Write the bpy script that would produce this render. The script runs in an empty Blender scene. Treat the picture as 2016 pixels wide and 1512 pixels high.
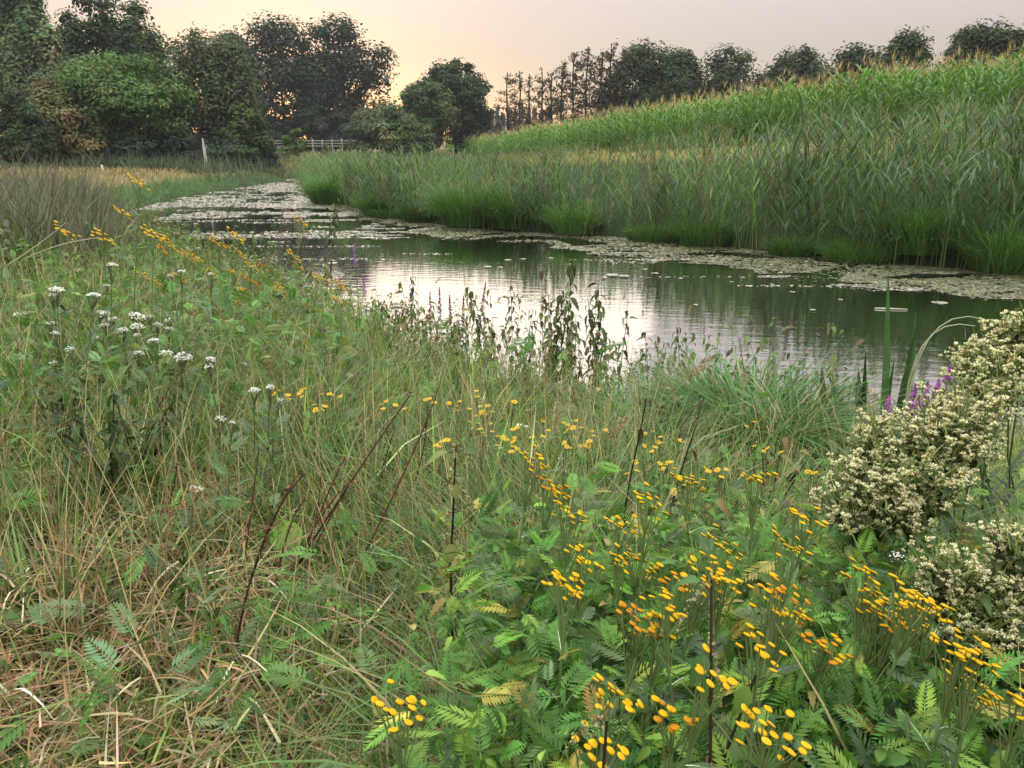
import bpy, math, random
import numpy as np
from mathutils import Matrix, Vector

R_ = math.radians
rng = np.random.default_rng(11)
random.seed(11)
S = bpy.context.scene
COL = S.collection

# ------------------------------------------------------------------ camera, sky, sun, exposure
F, CX, CY = 1514.0, 1008.0, 756.0          # the photograph's focal length and centre, in its own pixels
PITCH = math.atan((CY - 285.0) / F)
EYE = np.array([0.0, 0.0, 2.6])
cam_d = bpy.data.cameras.new('camera')
cam = bpy.data.objects.new('camera', cam_d)
COL.objects.link(cam)
cam.location = EYE
cam.rotation_euler = (math.pi / 2 - PITCH, 0, 0)
cam_d.sensor_width = 36.0
cam_d.lens = 36.0 * F / 2016.0
cam_d.clip_start = 0.02
cam_d.clip_end = 6000
S.camera = cam

SUN_AZ, SUN_EL = R_(-15.5), R_(3.2)        # low sun behind the beeches, left of the view axis
SUN_DIR = Vector((math.sin(SUN_AZ) * math.cos(SUN_EL), math.cos(SUN_AZ) * math.cos(SUN_EL), math.sin(SUN_EL)))
world = bpy.data.worlds.new('World')
S.world = world
world.use_nodes = True
nt = world.node_tree
nt.nodes.clear()
def N(t, tree=nt, **kw):
    n = tree.nodes.new(t)
    for k, v in kw.items():
        setattr(n, k, v)
    return n
def math_node(tree, op, a, b=None, clamp=False):
    n = tree.nodes.new('ShaderNodeMath'); n.operation = op; n.use_clamp = clamp
    for i, v in enumerate((a, b)):
        if v is None: continue
        if isinstance(v, (int, float)): n.inputs[i].default_value = v
        else: tree.links.new(v, n.inputs[i])
    return n.outputs[0]
out = N('ShaderNodeOutputWorld'); bg1 = N('ShaderNodeBackground'); bg2 = N('ShaderNodeBackground'); add = N('ShaderNodeAddShader')
sky = N('ShaderNodeTexSky', sky_type='NISHITA', sun_disc=False)
sky.sun_elevation = SUN_EL; sky.sun_rotation = SUN_AZ
sky.air_density = 1.0; sky.dust_density = 0.5; sky.ozone_density = 2.0
bg1.inputs['Strength'].default_value = 0.05
nt.links.new(sky.outputs[0], bg1.inputs['Color'])
geo = N('ShaderNodeTexCoord')
nrm = N('ShaderNodeVectorMath', operation='NORMALIZE'); nt.links.new(geo.outputs['Generated'], nrm.inputs[0])
sep = N('ShaderNodeSeparateXYZ'); nt.links.new(nrm.outputs[0], sep.inputs[0])
ramp = N('ShaderNodeValToRGB')              # hazy evening veil: peach at the horizon, pale overhead, brightened there to light the ground
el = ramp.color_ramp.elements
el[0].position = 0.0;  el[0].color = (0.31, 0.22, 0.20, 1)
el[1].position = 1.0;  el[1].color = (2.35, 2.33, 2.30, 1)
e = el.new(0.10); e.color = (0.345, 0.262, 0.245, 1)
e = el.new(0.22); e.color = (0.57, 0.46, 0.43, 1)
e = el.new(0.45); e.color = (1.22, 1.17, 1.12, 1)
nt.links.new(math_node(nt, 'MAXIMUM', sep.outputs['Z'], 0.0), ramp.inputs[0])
dot = N('ShaderNodeVectorMath', operation='DOT_PRODUCT'); nt.links.new(nrm.outputs[0], dot.inputs[0]); dot.inputs[1].default_value = SUN_DIR
glow = math_node(nt, 'POWER', math_node(nt, 'MAXIMUM', dot.outputs['Value'], 0.0), 14.0)
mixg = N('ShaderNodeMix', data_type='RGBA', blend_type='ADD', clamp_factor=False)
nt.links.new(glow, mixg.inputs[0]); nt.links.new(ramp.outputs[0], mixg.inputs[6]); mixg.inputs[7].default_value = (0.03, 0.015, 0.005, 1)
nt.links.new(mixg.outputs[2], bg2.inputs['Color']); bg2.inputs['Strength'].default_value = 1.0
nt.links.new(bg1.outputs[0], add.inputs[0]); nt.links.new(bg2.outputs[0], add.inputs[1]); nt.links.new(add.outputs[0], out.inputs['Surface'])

sun_d = bpy.data.lights.new('sun', 'SUN'); sun = bpy.data.objects.new('sun', sun_d); COL.objects.link(sun)
sun_d.energy = 0.5; sun_d.angle = R_(55); sun_d.color = (1.0, 0.86, 0.68)
sun.rotation_euler = SUN_DIR.to_track_quat('Z', 'Y').to_euler()
S.view_settings.view_transform = 'Standard'; S.view_settings.look = 'None'
S.view_settings.exposure = 0.46; S.view_settings.gamma = 1.0; S.view_settings.use_curve_mapping = False
S.cycles.use_denoising = True; S.cycles.denoiser = 'OPENIMAGEDENOISE'; S.cycles.denoising_prefilter = 'NONE'
S.cycles.max_bounces = 6; S.cycles.diffuse_bounces = 2; S.cycles.glossy_bounces = 3; S.cycles.transmission_bounces = 4
S.cycles.transparent_max_bounces = 4; S.cycles.volume_bounces = 0
HAZE = 0.00032                               # per metre

# ------------------------------------------------------------------ geometry of the place
FWD = np.array([0, math.cos(PITCH), -math.sin(PITCH)]); UP = np.array([0, math.sin(PITCH), math.cos(PITCH)])
def ray(px, py):
    return FWD + (px - CX) / F * np.array([1.0, 0, 0]) + (CY - py) / F * UP
def at_z(px, py, z=0.0):
    d = ray(px, py); t = (z - EYE[2]) / d[2]; return EYE + t * d
def at_y(px, py, y):
    d = ray(px, py); return EYE + d * (y / d[1])
def project(p):
    q = np.asarray(p) - EYE
    dep = q @ FWD
    return CX + F * q[..., 0] / dep, CY - F * (q @ UP) / dep

RIGHT_PX = [(2016, 540), (1850, 528), (1700, 517), (1500, 494), (1250, 470), (1000, 456), (880, 445), (740, 426), (680, 404), (622, 386), (604, 368), (600, 358)]
RB = np.array([[34, 9.0], [20, 13.8]] + [at_z(*p)[:2].tolist() for p in RIGHT_PX] + [[-14.0, 66], [-8, 74]])
LEFT_PX = [(215, 447), (240, 421), (330, 394), (430, 376), (520, 363), (560, 357)]
LB = np.array([[34, -1.0], [10, 4.2], [7, 4.9], [4, 5.7], [2, 6.3], [0, 7.4], [-1.7, 9.4], [-3.6, 12.2], [-6.2, 15.8], [-9.6, 20.5]] + [at_z(*p)[:2].tolist() for p in LEFT_PX] + [[-19, 68], [-9, 80]])
CORN = np.array([[42, 20], [28, 23.5], [18, 27], [12.5, 33], [8, 41], [1.8, 63], [-3, 85], [-8, 110], [-12, 140]])
CORN_Z = np.array([3.9, 3.6, 3.25, 2.8, 2.35, 1.75, 1.3, 0.95, 0.9])

def poly_dist(x, y, P, val=None):
    best = np.full(x.shape, 1e9); bv = np.zeros(x.shape)
    for i in range(len(P) - 1):
        a, b = P[i], P[i + 1]; ab = b - a; L2 = ab @ ab
        t = np.clip(((x - a[0]) * ab[0] + (y - a[1]) * ab[1]) / L2, 0, 1)
        d = np.hypot(x - a[0] - t * ab[0], y - a[1] - t * ab[1])
        m = d < best
        best = np.where(m, d, best)
        if val is not None: bv = np.where(m, val[i] + t * (val[i + 1] - val[i]), bv)
    return (best, bv) if val is not None else best
WPOLY = np.vstack([LB, RB[::-1]])
def inside(x, y, P):
    c = np.zeros(x.shape, bool); j = len(P) - 1
    for i in range(len(P)):
        yi, yj = P[i, 1], P[j, 1]
        hit = (yi > y) != (yj > y)
        c ^= hit & (x < (P[j, 0] - P[i, 0]) * (y - yi) / (yj - yi + 1e-12) + P[i, 0]); j = i
    return c
CORNPOLY = np.vstack([CORN, [[-12, 400], [500, 400], [500, 20]]])
def sstep(a, b, x):
    t = np.clip((x - a) / (b - a), 0, 1); return t * t * (3 - 2 * t)
_tab = rng.random((256, 256))
def vnoise(x, y, s=1.0, off=0):
    x = np.asarray(x) / s + off * 17.3; y = np.asarray(y) / s + off * 5.1
    xi, yi = np.floor(x).astype(int), np.floor(y).astype(int); fx, fy = x - xi, y - yi
    fx = fx * fx * (3 - 2 * fx); fy = fy * fy * (3 - 2 * fy)
    g = lambda a, b: _tab[a % 256, b % 256]
    return (g(xi, yi) * (1 - fx) + g(xi + 1, yi) * fx) * (1 - fy) + (g(xi, yi + 1) * (1 - fx) + g(xi + 1, yi + 1) * fx) * fy
def fields(x, y):
    x = np.asarray(x, float); y = np.asarray(y, float)
    dl = poly_dist(x, y, LB); dr = poly_dist(x, y, RB); dc, zc = poly_dist(x, y, CORN, CORN_Z)
    return dl, dr, dc, zc, inside(x, y, WPOLY), inside(x, y, CORNPOLY)
def hgt(x, y):
    x = np.asarray(x, float); y = np.asarray(y, float)
    dl, dr, dc, zc, wat, corn = fields(x, y)
    zl = 0.55 * sstep(0, 1.2, dl) + 0.45 * sstep(0.8, 4.5, dl) + 0.012 * np.maximum(dl - 6, 0) + 0.06 * (vnoise(x, y, 1.1) - .5) * sstep(0, 2, dl)
    zl = np.minimum(zl, 3.2)
    t = dr / (dr + dc + 1e-6)
    zr = np.where(corn, zc + 0.075 * np.minimum(dc, 25) * sstep(-10, 25, x), zc * (0.16 * sstep(0, .12, t) + 0.84 * t))
    w = sstep(-6, 6, dl - dr)
    z = zl * (1 - w) + zr * w
    bed = -0.12 - 0.5 * sstep(0, 1.5, np.minimum(dl, dr))
    return np.where(wat, bed, np.maximum(z, 0.03 + 0.0 * z))
def h1(x, y): return float(hgt(np.array([x]), np.array([y]))[0])
_s = np.geomspace(0.35, 160, 900)
def T(px, py, h=0.0):
    """ground point of a plant of height h whose top stands at the pixel (px, py)"""
    d = ray(px, py); d = d / math.hypot(d[0], d[1])
    P = EYE + _s[:, None] * d
    below = P[:, 2] <= hgt(P[:, 0], P[:, 1]) + h
    i = int(np.argmax(below)) if below.any() else len(_s) - 1
    x, y = P[i, 0], P[i, 1]
    return np.array([x, y, h1(x, y)])

def TD(px, py, D):
    """foot and height of a plant whose top stands at the pixel, D metres away along the ground"""
    d = ray(px, py); d = d / math.hypot(d[0], d[1]); P = EYE + D * d
    g = np.array([P[0], P[1], h1(P[0], P[1])]); return g, max(.25, P[2] - g[2])
def bank_D(px, off=.4):
    d = ray(px, 700); d = d[:2] / np.hypot(d[0], d[1]); q = _s[:, None] * d
    w = inside(q[:, 0], q[:, 1], WPOLY); i = int(np.argmax(w)) if w.any() else 0
    return (_s[i] if i else 9.0) - off

# ------------------------------------------------------------------ mesh helpers
class MB:
    def __init__(s): s.v, s.q, s.t, s.c, s.n = [], [], [], [], 0
    def add(s, v, f, c):
        v = np.asarray(v, np.float32).reshape(-1, 3); f = np.asarray(f, np.int64)
        c = np.asarray(c, np.float32)
        if c.ndim == 1: c = np.tile(c, (len(v), 1))
        (s.q if f.shape[1] == 4 else s.t).append(f + s.n)
        s.v.append(v); s.c.append(c); s.n += len(v)
    def more(s, f, back):                       # further faces on the last `back` vertices
        f = np.asarray(f, np.int64); (s.q if f.shape[1] == 4 else s.t).append(f + s.n - back)
    def arrays(s):
        return np.vstack(s.v), [np.vstack(k) for k in (s.q, s.t) if k], np.vstack(s.c)
    def mesh(s, name, mat, smooth=False):
        v = np.vstack(s.v); c = np.vstack(s.c)
        fs = [np.vstack(k) for k in (s.q, s.t) if k]
        me = bpy.data.meshes.new(name)
        me.vertices.add(len(v)); me.vertices.foreach_set('co', v.ravel())
        loops = np.concatenate([f.ravel() for f in fs]); tot = np.concatenate([np.full(len(f), f.shape[1]) for f in fs])
        me.loops.add(len(loops)); me.loops.foreach_set('vertex_index', loops.astype(np.int32))
        me.polygons.add(len(tot)); me.polygons.foreach_set('loop_start', (np.cumsum(tot) - tot).astype(np.int32))
        try: me.polygons.foreach_set('loop_total', tot.astype(np.int32))
        except Exception: pass
        if smooth: me.polygons.foreach_set('use_smooth', np.ones(len(tot), bool))
        a = me.attributes.new('Col', 'FLOAT_COLOR', 'POINT')
        a.data.foreach_set('color', np.hstack([c, np.ones((len(c), 1), np.float32)]).astype(np.float32).ravel())
        me.materials.append(mat); me.update(calc_edges=True)
        return me
    def build(s, name, mat, parent=None, smooth=False):
        return link(name, s.mesh(name, mat, smooth), parent)
def link(name, me, parent=None, loc=None, rot=None, scale=None, mat4=None):
    o = bpy.data.objects.new(name, me); COL.objects.link(o)
    if parent is not None: o.parent = parent
    if mat4 is not None: o.matrix_basis = mat4
    else:
        if loc is not None: o.location = loc
        if rot is not None: o.rotation_euler = rot
        if scale is not None: o.scale = (scale,) * 3 if isinstance(scale, (int, float)) else scale
    return o
def tag(o, label, cat, group=None):
    o['label'] = label; o['category'] = cat; o['kind'] = 'thing'
    if group: o['group'] = group
    return o
def thing(name, label, cat, loc=(0, 0, 0), rot=(0, 0, 0), group=None):
    return tag(link(name, None, loc=loc, rot=rot), label, cat, group)
def stuff(o, label=None):
    o['kind'] = 'stuff'
    if label: o['label'] = label
    return o
def structure(o): o['kind'] = 'structure'; return o

def jit(col, n, v=0.22, h=0.10):
    col = np.asarray(col, float)
    if col.ndim == 1: col = np.tile(col, (n, 1))
    return np.clip(col * (1 + v * rng.normal(size=(n, 1))) * (1 + h * rng.normal(size=(n, 3))), 0.004, 0.95)
def blades(mb, pos, az, length, width, lean, curl, col, segs=3, tipcol=None, base_w=0.6):
    """n tapering grass or reed blades as ribbons: pos n x 3, the others n or scalars"""
    n = len(pos); full = lambda a: np.broadcast_to(np.asarray(a, float), (n,))
    az, length, width, lean, curl = map(full, (az, length, width, lean, curl))
    col = np.asarray(col, float)
    if col.ndim == 1: col = np.tile(col, (n, 1))
    d = np.stack([np.cos(az), np.sin(az), np.zeros(n)], 1)
    tw = az + math.pi / 2 + rng.normal(size=n) * .5
    side = np.stack([np.cos(tw), np.sin(tw), rng.normal(size=n) * .15], 1)
    P = [np.array(pos, float)]; st = (length / segs)[:, None]
    for k in range(segs):
        th = lean + curl * (k + .5) / segs
        P.append(P[-1] + st * (d * np.sin(th)[:, None] + np.array([0, 0, 1.0]) * np.cos(th)[:, None]))
    V, C = [], []
    for k in range(segs + 1):
        t = k / segs
        w = width * (base_w + (1 - base_w) * min(1, t * 3)) * (1 - t ** 1.8) * .5 + width * .03
        cc = col if tipcol is None else col * (1 - t ** 2) + np.asarray(tipcol) * t ** 2
        V += [P[k] - side * w[:, None], P[k] + side * w[:, None]]; C += [cc, cc]
    m = 2 * (segs + 1)
    V = np.stack(V, 1).reshape(-1, 3); C = np.stack(C, 1).reshape(-1, 3)
    q = np.array([[2 * k, 2 * k + 1, 2 * k + 3, 2 * k + 2] for k in range(segs)])
    mb.add(V, (np.arange(n)[:, None, None] * m + q[None]).reshape(-1, 4), C)
def tube(mb, pts, rad, col, sides=5):
    pts = np.asarray(pts, float); k = len(pts); rad = np.broadcast_to(np.asarray(rad, float), (k,))
    tan = np.gradient(pts, axis=0); tan /= np.linalg.norm(tan, axis=1)[:, None] + 1e-9
    ref = np.array([0.31, 0.17, 0.93]) if abs(tan[0, 2]) < .9 else np.array([0.9, 0.4, 0.1])
    u = np.cross(tan, ref); u /= np.linalg.norm(u, axis=1)[:, None]; w = np.cross(tan, u)
    a = np.arange(sides) * 2 * math.pi / sides
    V = pts[:, None] + rad[:, None, None] * (u[:, None] * np.cos(a)[None, :, None] + w[:, None] * np.sin(a)[None, :, None])
    q = [[i * sides + j, i * sides + (j + 1) % sides, (i + 1) * sides + (j + 1) % sides, (i + 1) * sides + j] for i in range(k - 1) for j in range(sides)]
    c = np.asarray(col, float)
    if c.ndim == 2: c = np.repeat(c, sides, 0)
    mb.add(V.reshape(-1, 3), q, c)
def box(mb, lo, hi, col):
    x0, y0, z0 = lo; x1, y1, z1 = hi
    v = [(x0, y0, z0), (x1, y0, z0), (x1, y1, z0), (x0, y1, z0), (x0, y0, z1), (x1, y0, z1), (x1, y1, z1), (x0, y1, z1)]
    mb.add(v, [[0, 3, 2, 1], [4, 5, 6, 7], [0, 1, 5, 4], [1, 2, 6, 5], [2, 3, 7, 6], [3, 0, 4, 7]], col)
def rots(az, pitch, roll):
    """n rotation matrices: local +Y points along azimuth az raised by pitch, turned by roll about itself"""
    az, pitch, roll = np.broadcast_arrays(*[np.asarray(a, float) for a in (az, pitch, roll)])
    ca, sa, cp, sp, cr, sr = np.cos(az), np.sin(az), np.cos(pitch), np.sin(pitch), np.cos(roll), np.sin(roll)
    y = np.stack([ca * cp, sa * cp, sp], -1); x0 = np.stack([sa, -ca, 0 * ca], -1); z0 = np.cross(x0, y)
    x = x0 * cr[..., None] + z0 * sr[..., None]; z = np.cross(x, y)
    return np.stack([x, y, z], -1)
def inst(mb, tpl, Rm, pos, sc, tint):
    v, fs, c = tpl; n = len(pos)
    sc = np.broadcast_to(np.asarray(sc, float), (n,))
    V = np.einsum('nij,mj->nmi', Rm, v) * sc[:, None, None] + np.asarray(pos)[:, None]
    tint = np.asarray(tint, float)
    if tint.ndim == 1: tint = np.tile(tint, (n, 1))
    Cc = c[None] * tint[:, None]; m = len(v); first = True
    for f in fs:
        F_ = (np.arange(n)[:, None, None] * m + f[None]).reshape(-1, f.shape[1])
        if first: mb.add(V.reshape(-1, 3), F_, Cc.reshape(-1, 3)); first = False
        else: mb.more(F_, n * m)
def m4(Rm, t, s=1.0):
    M = Matrix([[*(Rm[i] * s), t[i]] for i in range(3)] + [[0, 0, 0, 1]]); return M

# ------------------------------------------------------------------ materials
def plant_mat(name, trans=0.35, rough=0.5, spec=0.3, noise=7.0, var=0.35, rnd=0.0):
    m = bpy.data.materials.new(name); m.use_nodes = True; t = m.node_tree; t.nodes.clear(); L = t.links.new
    o = N('ShaderNodeOutputMaterial', t); at = N('ShaderNodeAttribute', t); at.attribute_name = 'Col'
    tc = N('ShaderNodeTexCoord', t); no = N('ShaderNodeTexNoise', t); no.inputs['Scale'].default_value = noise; no.inputs['Detail'].default_value = 3
    L(tc.outputs['Object'], no.inputs['Vector'])
    k = math_node(t, 'ADD', math_node(t, 'MULTIPLY', no.outputs['Fac'], 2 * var), 1 - var)
    if rnd:
        oi = N('ShaderNodeObjectInfo', t); k = math_node(t, 'MULTIPLY', k, math_node(t, 'ADD', math_node(t, 'MULTIPLY', oi.outputs['Random'], rnd), 1 - rnd * .45))
    mx = N('ShaderNodeVectorMath', t, operation='SCALE'); L(at.outputs['Color'], mx.inputs[0]); L(k, mx.inputs['Scale'])
    p = N('ShaderNodeBsdfPrincipled', t); p.inputs['Roughness'].default_value = rough; p.inputs['Specular IOR Level'].default_value = spec
    L(mx.outputs[0], p.inputs['Base Color'])
    if trans > 0:
        tr = N('ShaderNodeBsdfTranslucent', t); mi = N('ShaderNodeMixShader', t); mi.inputs[0].default_value = trans
        sc = N('ShaderNodeVectorMath', t, operation='MULTIPLY'); L(mx.outputs[0], sc.inputs[0]); sc.inputs[1].default_value = (1.25, 1.35, 0.8)
        L(sc.outputs[0], tr.inputs['Color']); L(p.outputs[0], mi.inputs[1]); L(tr.outputs[0], mi.inputs[2]); L(mi.outputs[0], o.inputs['Surface'])
    else: L(p.outputs[0], o.inputs['Surface'])
    return m
M_LEAF = plant_mat('leaf', 0.27)
M_TREE = plant_mat('tree_leaf', 0.22, 0.65, 0.12, noise=0.6, var=0.3)
M_GRASS = plant_mat('grass_blade', 0.25, 0.5, 0.3, noise=1.6, var=0.3)
M_STEM = plant_mat('plant_stem', 0.0, 0.6, 0.25, noise=20)
M_PETAL = plant_mat('petal', 0.20, 0.6, 0.2, noise=60, var=0.15)
M_BUTTON = plant_mat('tansy_button', 0.1, 0.85, 0.12, noise=9, var=0.4)
M_LEAF_ONE = plant_mat('tansy_leaf', 0.27, rnd=0.55)
M_BARK = plant_mat('bark', 0.0, 0.85, 0.1, noise=4, var=0.5)
M_WOOD = plant_mat('weathered_wood', 0.0, 0.8, 0.2, noise=9, var=0.25)
M_PAD = plant_mat('floating_leaf', 0.0, 0.38, 0.6, noise=3.0, var=0.3)
def ground_mat():
    m = bpy.data.materials.new('earth'); m.use_nodes = True; t = m.node_tree; L = t.links.new
    p = t.nodes['Principled BSDF']; p.inputs['Roughness'].default_value = 0.95; p.inputs['Specular IOR Level'].default_value = 0.1
    at = N('ShaderNodeAttribute', t); at.attribute_name = 'Col'; tc = N('ShaderNodeTexCoord', t)
    n1 = N('ShaderNodeTexNoise', t); n1.inputs['Scale'].default_value = 2.5; n1.inputs['Detail'].default_value = 8; n1.inputs['Roughness'].default_value = 0.7
    n2 = N('ShaderNodeTexNoise', t); n2.inputs['Scale'].default_value = 45; n2.inputs['Detail'].default_value = 4
    L(tc.outputs['Object'], n1.inputs['Vector']); L(tc.outputs['Object'], n2.inputs['Vector'])
    k = math_node(t, 'MULTIPLY', math_node(t, 'ADD', n1.outputs['Fac'], 0.5), math_node(t, 'ADD', n2.outputs['Fac'], 0.5))
    mx = N('ShaderNodeVectorMath', t, operation='SCALE'); L(at.outputs['Color'], mx.inputs[0]); L(k, mx.inputs['Scale']); L(mx.outputs[0], p.inputs['Base Color'])
    b = N('ShaderNodeBump', t); b.inputs['Strength'].default_value = 0.7; b.inputs['Distance'].default_value = 0.03; L(n2.outputs['Fac'], b.inputs['Height']); L(b.outputs[0], p.inputs['Normal'])
    return m
def water_mat():
    m = bpy.data.materials.new('river_water'); m.use_nodes = True; t = m.node_tree; L = t.links.new
    p = t.nodes['Principled BSDF']; p.inputs['Base Color'].default_value = (0.010, 0.011, 0.009, 1); p.inputs['Roughness'].default_value = 0.03
    p.inputs['IOR'].default_value = 1.33; p.inputs['Specular IOR Level'].default_value = 0.5
    tc = N('ShaderNodeTexCoord', t); mp = N('ShaderNodeMapping', t); mp.inputs['Rotation'].default_value = (0, 0, R_(20)); mp.inputs['Scale'].default_value = (0.7, 1.6, 1)
    p.inputs['IOR'].default_value = 1.33
    L(tc.outputs['Object'], mp.inputs['Vector'])
    n1 = N('ShaderNodeTexNoise', t); n1.inputs['Scale'].default_value = 3.2; n1.inputs['Detail'].default_value = 4; L(mp.outputs[0], n1.inputs['Vector'])
    lw = N('ShaderNodeLayerWeight', t); lw.inputs['Blend'].default_value = 0.5
    gl = N('ShaderNodeBsdfGlossy', t); gl.inputs['Roughness'].default_value = 0.04; gl.inputs['Color'].default_value = (.95, .95, .95, 1)
    mi = N('ShaderNodeMixShader', t); L(math_node(t, 'MULTIPLY', math_node(t, 'POWER', lw.outputs['Facing'], 2.0), 0.85), mi.inputs[0])
    L(p.outputs[0], mi.inputs[1]); L(gl.outputs[0], mi.inputs[2]); L(mi.outputs[0], t.nodes['Material Output'].inputs['Surface'])
    b = N('ShaderNodeBump', t); b.inputs['Strength'].default_value = 0.2; b.inputs['Distance'].default_value = 0.02; L(n1.outputs['Fac'], b.inputs['Height']); L(b.outputs[0], p.inputs['Normal']); L(b.outputs[0], gl.inputs['Normal'])
    return m
M_GROUND, M_WATER = ground_mat(), water_mat()

# ------------------------------------------------------------------ ground and water
def build_ground():
    nr, na = 210, 240
    r = np.concatenate([[0.0], np.geomspace(0.3, 480, nr)]); a = np.linspace(0, 2 * math.pi, na, endpoint=False)
    rr, aa = np.meshgrid(r, a, indexing='ij'); x = rr * np.sin(aa); y = rr * np.cos(aa)
    z = hgt(x.ravel(), y.ravel()).reshape(x.shape)
    z = np.where(rr > 300, np.minimum(z, 3.0), z)
    dl, dr, dc, zc, wat, corn = fields(x.ravel(), y.ravel())
    soil = np.array([0.038, 0.029, 0.019]); meadow = np.array([0.20, 0.165, 0.075]); green = np.array([0.05, 0.085, 0.03]); mud = np.array([0.03, 0.026, 0.018])
    c = np.tile(soil, (x.size, 1))
    far = sstep(12, 24, y.ravel()) * (dl < dr)
    k = sstep(1.0, 3.0, dl) * far
    c = c * (1 - far[:, None]) + green * far[:, None]; c = c * (1 - k[:, None]) + meadow * k[:, None]
    right = (dr < dl) & ~wat
    yel = np.array([0.30, 0.235, 0.075])
    t = sstep(0.62, 0.8, dr / (dr + dc + 1e-6)) * right * ~corn
    c = np.where(right[:, None], green * .6, c); c = c * (1 - t[:, None]) + yel * t[:, None]
    c = np.where(corn[:, None], soil, c); c = np.where(wat[:, None], mud, c)
    mb = MB()
    i, j = np.meshgrid(np.arange(nr), np.arange(na), indexing='ij'); j2 = (j + 1) % na
    q = np.stack([i * na + j, (i + 1) * na + j, (i + 1) * na + j2, i * na + j2], -1).reshape(-1, 4)
    mb.add(np.stack([x.ravel(), y.ravel(), z.ravel()], 1), q, c)
    return structure(mb.build('ground', M_GROUND, smooth=True))
build_ground()
mb = MB(); mb.add([(-34, 2, 0), (36, -6, 0), (36, 84, 0), (-34, 84, 0)], [[0, 1, 2, 3]], (0.02, 0.02, 0.02)); structure(mb.build('river_water', M_WATER))

# ------------------------------------------------------------------ trees and shrubs
BARK = (0.055, 0.045, 0.036)
def leaf_cards(mb, pos, nrm, size, col, asp=0.55):
    n = len(pos); rnd = rng.normal(size=(n, 3)); u = np.cross(nrm, rnd); u /= np.linalg.norm(u, axis=1)[:, None] + 1e-9
    w = np.cross(nrm, u); w /= np.linalg.norm(w, axis=1)[:, None] + 1e-9
    s = (size * (0.6 + 0.8 * rng.random(n)))[:, None] if np.ndim(size) else (size * (0.6 + 0.8 * rng.random(n)))[:, None]
    V = np.stack([pos - u * s * .5, pos + w * s * asp * .5 - u * s * .05, pos + u * s * .5, pos - w * s * asp * .5 - u * s * .05], 1).reshape(-1, 3)
    mb.add(V, np.arange(4 * n).reshape(-1, 4), np.repeat(col, 4, 0))
def unit(n):
    d = rng.normal(size=(n, 3)); return d / np.linalg.norm(d, axis=1)[:, None]
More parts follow.
